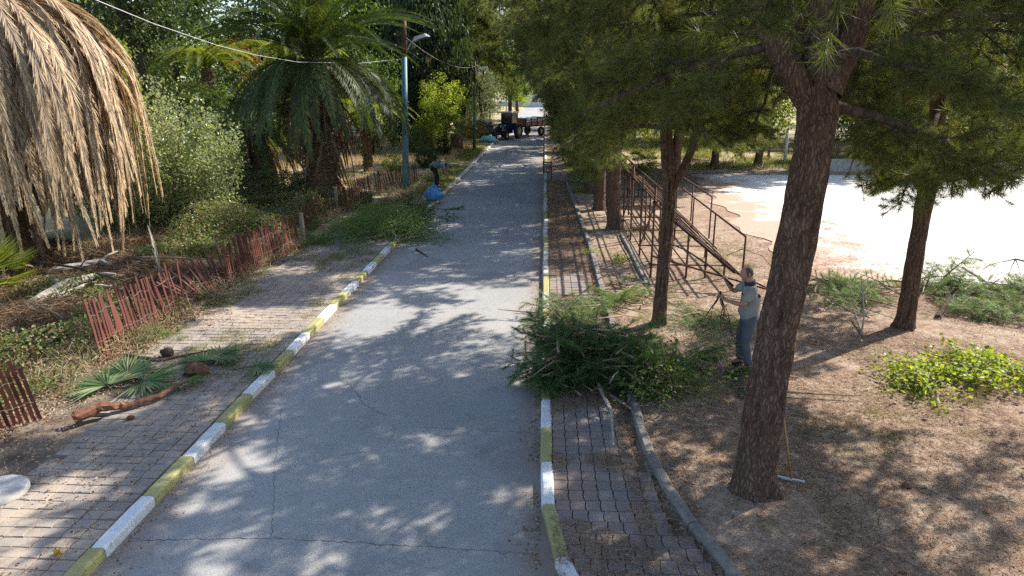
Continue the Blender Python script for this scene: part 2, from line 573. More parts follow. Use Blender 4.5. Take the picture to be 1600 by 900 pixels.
    finish(t, (.03, .04, .045), .08, spec=.6)
    M['glass'] = m
    M['crack'] = simple('crack_fill', (.045, .042, .04), (.03, .028, .026), 20, .95, .2, .002)
    M['yellow_handle'] = simple('varnished_handle', (.42, .25, .09), (.30, .17, .06), 12, .6, .1, .002)


make_materials()


# ------------------------------------------------------------------ leaf geometry in bulk
def unit(a):
    return a / np.maximum(np.linalg.norm(a, axis=-1, keepdims=True), 1e-9)


def rand_dirs(n):
    return unit(rng.normal(size=(n, 3)))


def leaf_arrays(P, D, L, Wd, fold=.22, N=None):
    """folded diamond leaves: two triangles each, crease along the midrib"""
    n = len(P)
    if N is None:
        N = rand_dirs(n) + np.array([0, 0, .7])
    S = unit(np.cross(D, N))
    N = np.cross(S, D)
    L = np.broadcast_to(L, (n,))[:, None]
    Wd = np.broadcast_to(Wd, (n,))[:, None]
    mid = P + D * L * .42 + N * fold * Wd
    V = np.stack([P, mid + S * Wd * .5, P + D * L, mid - S * Wd * .5], 1).reshape(-1, 3)
    b = np.arange(n)[:, None] * 4
    F = np.concatenate([b + [0, 1, 2], b + [0, 2, 3]], 1).reshape(-1, 3)
    return V, F


def needle_arrays(P, D, L, w):
    n = len(P)
    S = unit(np.cross(D, rand_dirs(n)))
    L = np.broadcast_to(L, (n,))[:, None]
    w = np.broadcast_to(w, (n,))[:, None]
    V = np.stack([P - S * w / 2, P + S * w / 2, P + D * L], 1).reshape(-1, 3)
    F = np.arange(n * 3).reshape(-1, 3)
    return V, F


def join_arrays(parts):
    V, F, I = [], [], []
    o = 0
    for v, f, m in parts:
        V.append(v); F.append(f + o); I.append(np.full(len(f), m)); o += len(v)
    return np.concatenate(V), np.concatenate(F), np.concatenate(I)


def mb_tris(mb):
    F = []
    for f in mb.f:
        for i in range(1, len(f) - 1):
            F.append((f[0], f[i], f[i + 1]))
    return np.array([tuple(p) for p in mb.v], dtype=np.float32), np.array(F, dtype=np.int32)


# pine bough: axis along +X, twigs, tufts of long needles
def bough_mesh(name, L, twigs, per, nl, mat, wid=.0045, droop=.25, wood=None, seed=0, starry=False):
    rs = np.random.default_rng(seed)
    mb = MB()
    ax = [Vector((L * t, .06 * L * math.sin(3 * t + seed), -droop * L * t * t)) for t in np.linspace(0, 1, 7)]
    mb.tube(ax, [.022 * (1 - .8 * i / 6) for i in range(7)], 5, cap=False)
    P, D = [], []
    for k in range(twigs):
        t = .12 + .86 * k / twigs
        i = min(int(t * 6), 5)
        p0 = ax[i].lerp(ax[i + 1], t * 6 - i)
        side = 1 if k % 2 else -1
        ln = L * rs.uniform(.16, .46) * (1 - .4 * t)
        d = Vector((.7 + .25 * rs.normal(), side * (.75 + .4 * rs.random()), .45 * rs.normal() - .05)).normalized()
        q = [p0 + d * ln * s + Vector((0, 0, -.28 * ln * s * s)) for s in (0, .5, 1)]
        mb.tube(q, [.008, .006, .003], 3, cap=False)
        for s in ((.45, 1.0) if starry else (.35, .55, .75, .92, 1.0)):
            P.append(p0 + d * ln * s + Vector((0, 0, -.28 * ln * s * s)))
            D.append(d + Vector((0, 0, -.3)))
        if starry:      # a forked side twig with its own tuft
            pm = p0 + d * ln * .5
            d2 = (d + Vector(rs.normal(size=3)) * .6).normalized()
            mb.tube([pm, pm + d2 * ln * .55], [.005, .003], 3, cap=False)
            P.append(pm + d2 * ln * .55)
            D.append(d2)
    for s in np.linspace(.5, 1, 6):
        P.append(Vector((L * s, .06 * L * math.sin(3 * s + seed), -droop * L * s * s)))
        D.append(Vector((1, 0, -.4)))
    P = np.repeat(np.array([tuple(p) for p in P]), per, 0)
    D = np.repeat(unit(np.array([tuple(p) for p in D])), per, 0)
    n = len(P)
    P = P + D * rs.uniform(-.06, .04, (n, 1))
    DD = unit(D * (.5 if starry else .75) + unit(rs.normal(size=(n, 3))) * (.85 if starry else .75) + np.array([0, 0, -.12]))
    v1, f1 = needle_arrays(P, DD, nl * rs.uniform(.75, 1.15, n), wid)
    v0, f0 = mb_tris(mb)
    V, F, I = join_arrays([(v0, f0, 1), (v1, f1, 0)])
    return np_mesh(name, V, F, [mat, wood or M['pine_bark']], midx=I)


NEAR_BOUGH = [bough_mesh('pine_bough', 1.3, 17, 72, .145, M['needle'], .0046, .28, M['dark_bark'], seed=s, starry=True) for s in range(4)]
FAR_BOUGH = [bough_mesh('pine_bough', 1.45, 14, 44, .17, M['needle'], .010, .35, M['dark_bark'], seed=s + 10, starry=True) for s in range(3)]
CUT_BOUGH = [bough_mesh('pine_bough', 1.1, 12, 22, .13, M['needle_cut'], .005, .08, M['wood_dry'], seed=s + 20) for s in range(3)]
HEAP_BOUGH = [bough_mesh('pine_bough', 1.1, 13, 28, .13, M['needle_heap'], .005, .08, M['wood_dry'], seed=s + 20) for s in range(3)]


def frond_mesh(name, L, e0, e1, pairs, ll, ang, lw, mats, seed=0, power=1.0, lift=.35, curl=0.0, hang=0.0, knee=1.0):
    """feather frond: rachis leaves the crown at elevation e0 and ends at e1 (degrees), leaflets in a V along it"""
    rs = np.random.default_rng(seed)
    n = 26
    pts = [Vector((0, 0, 0))]
    for i in range(n):
        s = (i + .5) / n
        e = R(e0 + (e1 - e0) * min(1.0, s / knee) ** power + (2.5 * math.sin(9 * s + seed) if knee < 1 else 0))
        pts.append(pts[-1] + Vector((math.cos(e), curl * s * .3, math.sin(e))) * (L / n))
    mb = MB()
    mb.tube(pts[::2], [.035 * (1 - .85 * i / (n // 2)) for i in range(n // 2 + 1)], 4, cap=False)
    v0, f0 = mb_tris(mb)
    P, D, LL, NN = [], [], [], []
    for k in range(pairs):
        s = .10 + .90 * (k + rs.random()) / pairs
        i = min(int(s * n), n - 1)
        p = pts[i].lerp(pts[i + 1], min(s * n - i, 1))
        tg = (pts[i + 1] - pts[i]).normalized()
        up = Vector((0, 1, 0)).cross(tg) * -1
        if up.z < 0 and tg.x > 0:
            up = -up
        prof = (math.sin(math.pi * min(1, .12 + .88 * s) ** .8) ** .6) if s < 1 else .2
        for side in (-1, 1):
            a = R(ang + rs.normal() * 5) * (1 - .35 * s)
            d = tg * math.cos(a) + Vector((0, side, 0)) * math.sin(a) + up * (lift + .12 * rs.normal()) * math.sin(a) + Vector((0, 0, -hang * (.7 + .6 * rs.random())))
            P.append(tuple(p)); D.append(tuple(d.normalized())); LL.append(ll * max(.3, prof) * (.85 + .3 * rs.random())); NN.append(tuple(up))
    P, D, LL, NN = np.array(P), np.array(D), np.array(LL), np.array(NN)
    v1, f1 = leaf_arrays(P, D, LL, lw, .15, NN)
    V, F, I = join_arrays([(v0, f0, 1), (v1, f1, 0)])
    return np_mesh(name, V, F, mats, midx=I)


def crown_mesh(name, nclump, per, leaf, mat, rad=.20, flat=1.0, droop=0.0, seed=0, inner=.35, top=0.0):
    """unit crown (radius 1): uneven clumps of small leaves round a hollow middle"""
    rs = np.random.default_rng(seed)
    C = unit(rs.normal(size=(nclump, 3))) * rs.uniform(inner, 1.0, (nclump, 1)) ** .7
    C *= 1 + .18 * np.sin(C[:, :1] * 5 + seed) * np.cos(C[:, 1:2] * 4)
    C[:, 2] *= flat
    if top:
        C[:, :2] *= (1 - top * (C[:, 2:3] / flat + 1) / 2)
    n = nclump * per
    rr = rad * rs.uniform(.55, 1.3, nclump)
    P = np.repeat(C, per, 0) + rs.normal(size=(n, 3)) * np.repeat(rr, per)[:, None] * np.array([.6, .6, .45])
    D = unit(rs.normal(size=(n, 3)) + np.array([0, 0, -droop]) + unit(P) * .4)
    V, F = leaf_arrays(P, D, leaf * rs.uniform(.7, 1.3, n), leaf * .6)
    return np_mesh(name, V, F, mat)


# ------------------------------------------------------------------ kerb lines and ground
def rk(y):      # right kerb, road side
    return 0.0 if y > 7.3 else .085 * (7.3 - y) ** 2 + 0.0


def lk(y):
    return -4.45 if y < 20 else -4.45 + min(.35, (y - 20) * .012)


def ik(y):      # grey edging beyond the right pavement
    b = 1.30 if y < 20 else 1.30 - (y - 20) * .02
    return max(b, .9) + (0 if y > 8.6 else .062 * (8.6 - y) ** 2)


FENCE_X = [(0, -8.2), (8.5, -7.7), (11, -7.6), (13, -7.45), (16, -7.5), (20, -7.3), (24.6, -7.5), (27, -6.85), (32, -6.0), (60, -6.0)]


def fx(y):
    return float(np.interp(y, [a for a, _ in FENCE_X], [b for _, b in FENCE_X]))


def bump_np(x, y):
    return .5 * np.sin(x * .9 + 1.3 * np.sin(y * .6)) + .3 * np.sin(y * 1.7 + x * .8) + .2 * np.sin(x * 3.1 - y * 2.3)


ys = np.concatenate([np.arange(-12, 45, .4), np.arange(45, 90, 1.5), np.arange(90, 420, 12)])
rows, zmat = [], []
for y in ys:
    l, r, i_, f = lk(y), rk(y), ik(y), fx(y)
    xs = [-300, -120, -60, -40, -30, -25] + list(np.linspace(-20, f - .35, 28)) + [f - .1, f + .1, l - .17, l - .11, l - .10, r + .10, r + .11, r + .17, i_ - .02, i_ + .1] + list(np.linspace(i_ + .35, 16, 40)) + [20, 26, 34, 50, 90, 160, 300]
    z = []
    for x in xs:
        b = float(bump_np(np.array(x), np.array(y)))
        if x < f - .05:
            d = min(1, (f - x) / 2.5)
            zz = .10 + d * (.18 + .10 * b)
        elif x <= l - .105:
            zz = .062 if y < 21.5 else .095 + .01 * b
        elif x <= r + .105:
            zz = -.05
        elif x <= i_:
            zz = .062 if y < 30 else .09
        else:
            zz = .125 + .018 * b
            if x > 6.5:
                zz = .118 + .006 * b
        z.append(zz)
    rows.append(xs); zmat.append(z)
nx = len(rows[0])
V = np.array([[(x, y, z) for x, z in zip(xs, zs)] for y, xs, zs in zip(ys, rows, zmat)], dtype=np.float32).reshape(-1, 3)
F, MI = [], []
for j in range(len(ys) - 1):
    for i in range(nx - 1):
        a = j * nx + i
        F.append((a, a + 1, a + nx + 1, a + nx))
        if i < 34:
            mi = 1
        elif i < 37:
            mi = 2 if ys[j] < 21.2 else 1
        elif i < 42:
            mi = 2 if ys[j] < 29.6 else 0
        elif i == 42:
            mi = 0
        else:
            mi = 0 if ys[j] < 40 else 1
        MI.append(mi)
tag(link('ground', np_mesh('ground', V, F, [M['soil'], M['garden'], M['bedding']], True, MI)), kind='structure')

ry = np.concatenate([np.arange(-12, 12, .25), np.arange(12, 60, 1), np.arange(60, 262, 6)])
V, F = [], []
for y in ry:
    for k in range(9):
        t = k / 8
        V.append((lk(y) * (1 - t) + rk(y) * t - .02 + (.12 if k == 8 else 0) - (.12 if k == 0 else 0), y, .012 * (1 - (2 * t - 1) ** 2)))
for j in range(len(ry) - 1):
    for k in range(8):
        a = j * 9 + k
        F.append((a, a + 1, a + 10, a + 9))
road = tag(link('road', np_mesh('road', V, F, M['asphalt'], True)), kind='structure')


def crack(pix, w):
    mb = MB()
    P0 = [G(a, b, 0) for a, b in pix]
    pts = []
    for a, b in zip(P0[:-1], P0[1:]):
        n = max(2, int((b - a).length / .05))
        for i in range(n):
            pts.append(a.lerp(b, i / n) + Vector((random.gauss(0, .008), random.gauss(0, .012), 0)))
    pts.append(P0[-1])
    for i, p in enumerate(pts):
        ww = w * (.4 + .8 * random.random())
        t = (pts[min(i + 1, len(pts) - 1)] - pts[max(0, i - 1)]).normalized()
        s = Vector((-t.y, t.x, 0)) * ww
        tt = (p.x - lk(p.y)) / (rk(p.y) - lk(p.y))
        z = .012 * (1 - (2 * tt - 1) ** 2) + .004
        mb.v += [(p.x - s.x, p.y - s.y, z), (p.x + s.x, p.y + s.y, z)]
    for i in range(len(pts) - 1):
        mb.face((2 * i, 2 * i + 1, 2 * i + 3, 2 * i + 2))
    mb.build('crack', M['crack'], road)


crack([(225, 845), (420, 842), (560, 850), (700, 858), (835, 866)], .0032)
crack([(545, 600), (560, 618), (570, 635), (605, 652)], .003)
crack([(650, 668), (720, 672), (800, 675), (838, 678)], .0025)
crack([(620, 672), (600, 702), (540, 712), (490, 722)], .002)
crack([(440, 640), (430, 720), (425, 840)], .002)
crack([(700, 560), (760, 575), (830, 570)], .003)

# court and its back wall
cy = np.arange(16.3, 37.01, .4)
V, F = [], []
for j, y in enumerate(cy):
    x0 = 6.5 + .25 * math.sin(y * 1.3) + .15 * math.sin(y * 3.1) + max(0, (y - 22) * .08)
    for k, x in enumerate(np.linspace(x0, 34, 20)):
        V.append((x, y + (.12 * math.sin(x * 1.7) if j == 0 else 0), .138 + .002 * math.sin(x + y)))
for j in range(len(cy) - 1):
    for k in range(19):
        a = j * 20 + k
        F.append((a, a + 1, a + 21, a + 20))
tag(link('court', np_mesh('court', V, F, M['court'], True)), kind='structure')


# ------------------------------------------------------------------ kerbs
def kerb(name, fn, y0, y1, step, w, h0, h1, mats, label, side=-1, skip=()):
    root = empty(name, (0, 0, 0), kind='structure')
    y, k = y0, 0
    while y < y1:
        st = step * random.uniform(.97, 1.03)
        ya, yb = y + .006, y + st - .006
        xa, xb = fn(ya) + side * w / 2, fn(yb) + side * w / 2
        ang = math.atan2(xb - xa, yb - ya)
        hl = (yb - ya) / 2 / math.cos(ang)
        mb = MB()
        # rounded profile swept along the stone, slightly uneven
        prof = [(-w / 2, h0), (-w / 2, h1 - .025), (-w / 2 + .022, h1), (w / 2 - .022, h1), (w / 2, h1 - .025), (w / 2, h0)]
        ns = 5
        for i in range(ns + 1):
            t = -hl + 2 * hl * i / ns
            e = .007 if i in (0, ns) else 0
            for px_, pz_ in prof:
                j = random.gauss(0, .0022)
                mb.v.append((px_ * (1 - e * 2) + j, t, pz_ - (e if pz_ > h0 else 0) + random.gauss(0, .002)))
        for i in range(ns):
            for q in range(5):
                a = i * 6 + q
                mb.face((a, a + 1, a + 7, a + 6), 0, False)
        mb.face([0, 1, 2, 3, 4, 5][::-1]); mb.face([ns * 6 + q for q in range(6)])
        o = mb.build('kerb_stone', mats[k % len(mats)], root)
        o.location = ((xa + xb) / 2 + random.gauss(0, .006), (ya + yb) / 2, random.gauss(0, .003))
        o.rotation_euler = (0, 0, -ang + random.gauss(0, .006))
        y += st
        k += 1
    return root


WY = [M['white_paint'], M['yellow_paint']]
kerb('left_kerb', lk, 3.15, 32, .915, .17, -.06, .125, WY[::-1], '')
kerb('left_kerb_far', lk, 32.2, 58, 1.6, .17, -.06, .12, [M['pale_stone']], '')
kerb('right_kerb', rk, 3.2, 13.5, .905, .15, -.06, .125, WY, '', side=1)
kerb('right_kerb_far', rk, 13.6, 120, 1.5, .15, -.06, .122, [M['pale_stone'], M['yellow_paint'], M['pale_stone']], '', side=1)
kerb('grey_edging', ik, 3.6, 34, .72, .13, -.02, .20, [M['grey_kerb']], '', side=1)
kerb('short_edging', lambda y: 2.4 if y < 40 else 2.4, 15.8, 21.4, .7, .14, -.02, .21, [M['grey_kerb']], '', side=1)


# ------------------------------------------------------------------ pavers
def paver_arr(lx, ly, wv=.011):
    """interlocking paver: zigzag long sides, chamfered top"""
    hx, hy = lx / 2 - .005, ly / 2 - .005
    ring = [(-hx, -hy), (-hx * .33, -hy), (0, -hy + wv * .2), (hx, -hy), (hx - wv, -hy * .4), (hx - wv, hy * .1), (hx, hy), (0, hy + wv * .2), (-hx, hy), (-hx - wv, hy * .1), (-hx - wv, -hy * .4)]
    n = len(ring)
    v = [(x, y, -.05) for x, y in ring] + [(x, y, -.006) for x, y in ring] + [(x * .945, y * .945, 0) for x, y in ring]
    f = []
    for r in (0, n):
        for i in range(n):
            j = (i + 1) % n
            f.append((r + i, r + j, r + n + j, r + n + i))
    f.append(tuple(range(2 * n, 3 * n)))
    return v, f


def pavement(name, left, right, y0, y1, lx, ly, mat, top):
    root = empty(name, (0, 0, 0), kind='structure')
    pv, pf = paver_arr(lx, ly)
    me = bpy.data.meshes.new('brick'); me.from_pydata(pv, [], pf); me.materials.append(mat)
    cells = []
    row = 0
    y = y0
    while y < y1:
        off = (lx / 2) if row % 2 else 0
        l, r = left(y), right(y)
        x = r - lx / 2 if right is not None else l
        # columns follow the kerb side
        base = (l if name == 'right_pavement' else r)
        k = 0
        while True:
            x = base + (k + .5) * lx if name == 'right_pavement' else base - (k + .5) * lx
            if x - lx * .5 < l - .01 or x + lx * .5 > r + .01:
                if (name == 'right_pavement' and x > r) or (name != 'right_pavement' and x < l):
                    break
                if not (x - lx * .5 < l - .01 and name == 'right_pavement'):
                    break
            cells.append((x, y))
            k += 1
        y += ly
        row += 1
    cells = [c for c in cells if proj((c[0], c[1], top))[0] > -30 and proj((c[0], c[1], top))[1] < 930]
    cells.sort(key=lambda c: proj((c[0], c[1], top))[2])
    VV, FF = [], []
    for i, (x, y) in enumerate(cells):
        sunk = .012 * float(bump_np(np.array(x * 1.1), np.array(y * .9)))
        z = top - .004 + sunk + random.gauss(0, .0035)
        rot = (random.gauss(0, .018), random.gauss(0, .018), random.gauss(0, .022))
        if i < 298:
            link('brick', me, root, (x, y, z), rot)
        else:
            Mx = Matrix.Translation((x, y, z)) @ Matrix.Rotation(rot[2], 4, 'Z') @ Matrix.Rotation(rot[0], 4, 'X') @ Matrix.Rotation(rot[1], 4, 'Y')
            b = len(VV)
            VV += [tuple(Mx @ Vector(p)) for p in pv]
            FF += [tuple(b + q for q in f) for f in pf]
    if VV:
        m2 = bpy.data.meshes.new('brick_field'); m2.from_pydata(VV, [], FF); m2.materials.append(mat)
        tag(link('brick_field', m2, root), kind='stuff')
    return root


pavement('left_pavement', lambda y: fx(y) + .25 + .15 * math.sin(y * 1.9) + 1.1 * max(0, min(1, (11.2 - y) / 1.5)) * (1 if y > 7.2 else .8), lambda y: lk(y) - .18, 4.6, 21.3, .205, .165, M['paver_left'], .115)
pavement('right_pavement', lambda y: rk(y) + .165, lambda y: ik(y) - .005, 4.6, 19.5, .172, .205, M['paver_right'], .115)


# ------------------------------------------------------------------ pines
def trunk_mesh(path, rad, sides=40, seg=.035, ridge=.014, seed=0, name='trunk', mat=None, flare=.22):
    """bark-ridged trunk swept along a path with its radii"""
    rs = np.random.default_rng(seed)
    P = np.array([tuple(p) for p in path])
    d = np.concatenate([[0], np.cumsum(np.linalg.norm(np.diff(P, axis=0), axis=1))])
    n = max(6, int(d[-1] / seg))
    s = np.linspace(0, d[-1], n)
    # smooth the polyline a little
    C = np.stack([np.interp(s, d, P[:, k]) for k in range(3)], 1)
    kern = max(1, int(n * .04))
    for _ in range(2):
        C2 = C.copy()
        for i in range(kern, n - kern):
            C2[i] = C[i - kern:i + kern + 1].mean(0)
        C = C2
    r = np.interp(s, d, rad)
    r = r * (1 + flare * .5 * np.exp(-s / .22))
    rootf = flare * np.exp(-s / .13)
    T = unit(np.gradient(C, axis=0))
    U = unit(np.cross(T, np.array([0.0, 1.0, 0.1])))
    Wv = np.cross(T, U)
    a = np.linspace(0, 2 * np.pi, sides, endpoint=False)
    ph = rs.uniform(0, 6.28, 12)
    SS, AA = np.meshgrid(s, a, indexing='ij')
    disp = np.zeros_like(SS)
    for k in range(12):
        fa, fs = rs.integers(3, 15), rs.uniform(1.5, 9)
        disp += np.sin(fa * AA + ph[k] + 1.5 * np.sin(fs * SS * .7 + ph[-k - 1])) * np.cos(fs * SS + ph[k] * 2) / 12
    disp = np.where(disp > 0, disp, disp * 2.2) * ridge * 3
    lump = .05 * np.sin(2 * AA + ph[0]) + .03 * np.sin(3 * AA + SS * .8 + ph[1])
    lump = lump + rootf[:, None] * np.maximum(0, np.sin(5 * AA + ph[2]) + .5 * np.sin(3 * AA + ph[3])) * 1.2
    rr = r[:, None] * (1 + lump) + disp * np.minimum(1, r[:, None] / .15)
    V = C[:, None, :] + (U[:, None, :] * np.cos(AA)[..., None] + Wv[:, None, :] * np.sin(AA)[..., None]) * rr[..., None]
    V = V.reshape(-1, 3)
    i, j = np.meshgrid(np.arange(n - 1), np.arange(sides), indexing='ij')
    b = i * sides + j; c = i * sides + (j + 1) % sides
    F = np.stack([b, c, c + sides, b + sides], -1).reshape(-1, 4)
    return np_mesh(name, V, F, mat or M['pine_bark'], True)


def allowed_pine(px, py):
    """where needles may hang: the pruned lower edge of the canopies"""
    if px > 1640:
        return py < 230 or (px > 2600 and py < 900)
    if px < -60 or py < -40:
        return True
    if px < 690:
        return py < -40
    lim = np.interp(px, [690, 740, 780, 820, 850, 868, 905, 945, 968, 985, 1010, 1090, 1130, 1200, 1225, 1290, 1330, 1400, 1480, 1540, 1600],
                    [-20, 15, 70, 120, 165, 250, 300, 300, 250, 205, 195, 215, 250, 255, 120, 105, 300, 345, 335, 335, 300])
    return py < lim


def pine(label, trunk_pts, rad, limbs, boughs, near=True, zlo=4.3, ztop=9.5, spread=3.6, fork=None, seed=0, cond=allowed_pine, keep=None, blen=1.0, name='pine_tree', group=None, thin=.42):
    rs = random.Random(seed)
    base = Vector(trunk_pts[0])
    root = empty(name, base, label=label, cat='tree', group=group)
    loc = [Vector(p) - base for p in trunk_pts]
    me = trunk_mesh(loc, rad, 60 if near else 20, .03 if near else .12, .019 if near else .02, seed)
    link('trunk', me, root)
    if fork:
        for fp, fr in fork:
            link('limb', trunk_mesh([Vector(p) - base for p in fp], fr, 24, .05, .009, seed + 5, flare=.1, name='limb'), root)
    zs = [p.z for p in loc]
    bm_ = NEAR_BOUGH if near else FAR_BOUGH
    nb = 0
    for li in range(limbs):
        f = (li + rs.random() * .8) / limbs
        z = zlo - base.z + (ztop - zlo) * f
        # point on the trunk at that height
        for k in range(len(loc) - 1):
            if zs[k] <= z <= zs[k + 1]:
                u = (z - zs[k]) / (zs[k + 1] - zs[k]); break
        else:
            k, u = len(loc) - 2, 1.0
        p0 = loc[k].lerp(loc[k + 1], u)
        az = li * 2.399 + rs.uniform(-.4, .4)
        ln = spread * (1.05 - .55 * f ** 1.5) * rs.uniform(.75, 1.1)
        rise = rs.uniform(.05, .35) if f > .25 else rs.uniform(-.25, .1)
        pts = []
        for s in np.linspace(0, 1, 6):
            pts.append(p0 + Vector((math.cos(az) * ln * s, math.sin(az) * ln * s, ln * (rise * s - .28 * s * s))) + Vector((rs.gauss(0, .05), rs.gauss(0, .05), rs.gauss(0, .04))) * s)
        qs = [proj(base + p_) for p_ in pts]
        q5 = qs[5]
        ok_limb = all(cond(q_[0], q_[1] + 10) for q_ in qs[2:4])
        if not ok_limb:
            continue
        if not all(cond(q_[0], q_[1]) for q_ in qs[4:]):
            pts = pts[:4]
        r0 = .055 * (1.1 - .6 * f) * (spread / 3.6)
        link('limb', MB().tube(pts, [r0 * (1 - .8 * i / (len(pts) - 1)) for i in range(len(pts))], 6, cap=False, wob=.2).mesh('limb', M['dark_bark']), root)
        for b in range(boughs):
            s = .25 + .75 * (b + rs.random()) / boughs
            i = min(int(s * (len(pts) - 1)), len(pts) - 2)
            p = pts[i].lerp(pts[i + 1], s * (len(pts) - 1) - i)
            a2 = az + (1 if b % 2 else -1) * rs.uniform(.15, 1.15) * (1.15 - .6 * s)
            el = rs.uniform(-.55, .35)
            sc_ = rs.uniform(.75, 1.15) * blen
            d = Vector((math.cos(a2) * math.cos(el), math.sin(a2) * math.cos(el), math.sin(el)))
            tip = base + p + d * 1.45 * sc_ - Vector((0, 0, .45 * sc_))
            mid = base + p + d * .8 * sc_
            q1, q2 = proj(tip), proj(mid)
            if q1[2] < 1.6 and q2[2] > -.5 and abs(tip.x) < 3 and tip.z < 7.5:
                continue
            if not cond(q1[0], q1[1]) or not cond(q2[0], q2[1] + 12):
                continue
            if keep and not keep(tip):
                continue
            if (q1[1] < -60 or q1[0] > 1660) and rs.random() > thin:
                continue
            Mx = Matrix.Translation(p) @ d.to_track_quat('X', 'Z').to_matrix().to_4x4() @ Matrix.Rotation(rs.uniform(-.9, .9), 4, 'X') @ Matrix.Scale(sc_, 4)
            place('bough', bm_[rs.randrange(len(bm_))], root, Mx)
            nb += 1
    return root, nb


PINES = []
# the big leaning pine on the right
b = G(1175, 768)
t1 = [b, A(1205, 560, 7.25), A(1240, 400, 7.35), A(1262, 290, 7.4), A(1278, 190, 7.45), A(1282, 120, 7.5)]
r1 = [.215, .20, .19, .182, .178, .19]
top = t1[-1]
forkA = ([A(1275, 175, 7.45), A(1235, 110, 7.5), A(1195, 30, 7.6), A(1165, -80, 7.7), A(1120, -330, 7.9)], [.13, .13, .12, .11, .06])
forkB = ([A(1282, 140, 7.45), A(1318, 80, 7.5), A(1345, 0, 7.55), A(1370, -150, 7.6), A(1370, -480, 7.6)], [.19, .17, .15, .13, .05])
pine('big pine leaning right with thick ridged bark and forked top, standing nearest', t1 + [A(1290, 0, 7.6), A(1290, -300, 7.7)], r1 + [.15, .06], 27, 9, True, 4.5, 9.0, 3.7, [forkA, forkB], seed=1, keep=lambda t: not (t.z > 5.8 and t.x < .2))
# extra reach of its lower limbs over the court side, drooping into view
b = G(1030, 505)
pine('slender pine with one low fork standing between path and man', [b, A(1036, 420, 13.1), A(1047, 300, 13.1), A(1040, 210, 13.1), A(1040, 60, 13.1), A(1040, -150, 13.1), A(1045, -420, 13.1)],
     [.125, .115, .11, .105, .09, .07, .03], 32, 10, True, 3.7, 8.8, 3.3,
     [([A(1046, 305, 13.1), A(1072, 255, 13.15), A(1092, 205, 13.2), A(1094, 120, 13.2), A(1120, -40, 13.3)], [.08, .078, .075, .06, .03])], seed=2, keep=lambda t: t.z < 6.9)
b = G(1413, 512)
pine('medium pine with smooth lower trunk beside the white court', [b, A(1437, 360, 13.1), A(1450, 290, 13.1), A(1462, 220, 13.2), A(1475, 60, 13.3), A(1480, -150, 13.4), A(1480, -420, 13.4)],
     [.165, .14, .145, .135, .12, .09, .03], 30, 8, True, 2.5, 9.6, 3.8, None, seed=3)
b = G(960, 358)
pine('dark pine in the row nearest the tubular frame, rough trunk half hidden', [b, A(958, 280, 22.4), A(962, 200, 22.4), A(962, 40, 22.4), (2.3, 22.4, 13.8)], [.24, .22, .21, .16, .05], 32, 9, False, 3.6, 13.5, 3.4, None, seed=4, blen=1.15, thin=.2)
b = G(936, 328)
pine('pine close behind the first one of the path row', [b, A(938, 260, 25.9), A(940, 180, 25.9), A(938, 0, 25.9), (2.1, 25.9, 13.8)], [.23, .21, .2, .14, .05], 32, 9, False, 2.4, 13.5, 3.4, None, seed=5, blen=1.2, thin=.2)
b = G(921, 302)
pine('third pine back along the path, low boughs over the pavement', [b, A(922, 240, 30.4), A(924, 170, 30.4), A(920, 20, 30.4), (1.9, 30.4, 13.8)], [.2, .19, .18, .14, .05], 32, 9, False, 2.2, 13.5, 3.6, None, seed=6, blen=1.25, thin=.2)
FARROW = [('fourth pine back along the path, beyond the wire bin', 2.2, 36.5, 11), ('fifth pine back along the path, leaning boughs out over the road', 2.0, 44, 12),
          ('sixth pine back along the path, level with the tractor', 2.6, 53, 12), ('pine beyond the trailer on the right of the road', 2.4, 63, 13)]
for i, (lb, x, y, h) in enumerate(FARROW):
    pine(lb, [(x, y, .1), (x + .1, y, 3), (x, y, 6), (x, y, h)], [.2, .18, .16, .05], 26, 8, False, 2.6, h, 4.0, None, seed=20 + i, blen=1.5, thin=.2)
BACKROW = [('pine behind the far end of the tubular frame', 6.2, 33.5, 10), ('dark pine past the court corner, left of the white post', 9.5, 39.5, 11),
           ('pine at the far left corner of the court', 12.5, 41.5, 12), ('pine behind the court wall, right of the white post', 18.5, 42.5, 12),
           ('pine behind the right part of the court wall', 25.5, 43.5, 12)]
for i, (lb, x, y, h) in enumerate(BACKROW):
    pine(lb, [(x, y, .1), (x + .1, y, 3), (x, y, 6), (x, y, h)], [.22, .2, .17, .05], 22, 8, False, 3.0, h, 3.8, None, seed=30 + i, blen=1.5)
# pines outside the frame on the right: only their crowns reach in and their shade falls across the ground
OFF = [('pine right of the frame beside the ivy patch, only its boughs in view', 9.3, 8.2, 9.5, 3.9)]
for i, (lb, x, y, h, s_) in enumerate(OFF):
    pine(lb, [(x, y, .1), (x + .1, y, 3), (x, y, 6), (x, y, h)], [.22, .2, .17, .05], 26, 9, False, 4.4, h, s_, None, seed=50 + i, blen=1.2)
# canopies of the left side of the road
LP = [('tall conifer left of the far road, its boughs meeting the right row', -7.2, 62, 14), ('conifer beyond the heap of rubble', -8.5, 74, 15)]
for i, (lb, x, y, h) in enumerate(LP):
    pine(lb, [(x, y, .1), (x + .1, y, 3), (x, y, 6), (x, y, h)], [.22, .2, .17, .05], 26, 8, False, 3.4, h, 4.0, None, seed=70 + i, blen=1.7, cond=lambda a, b_: b_ < 150)


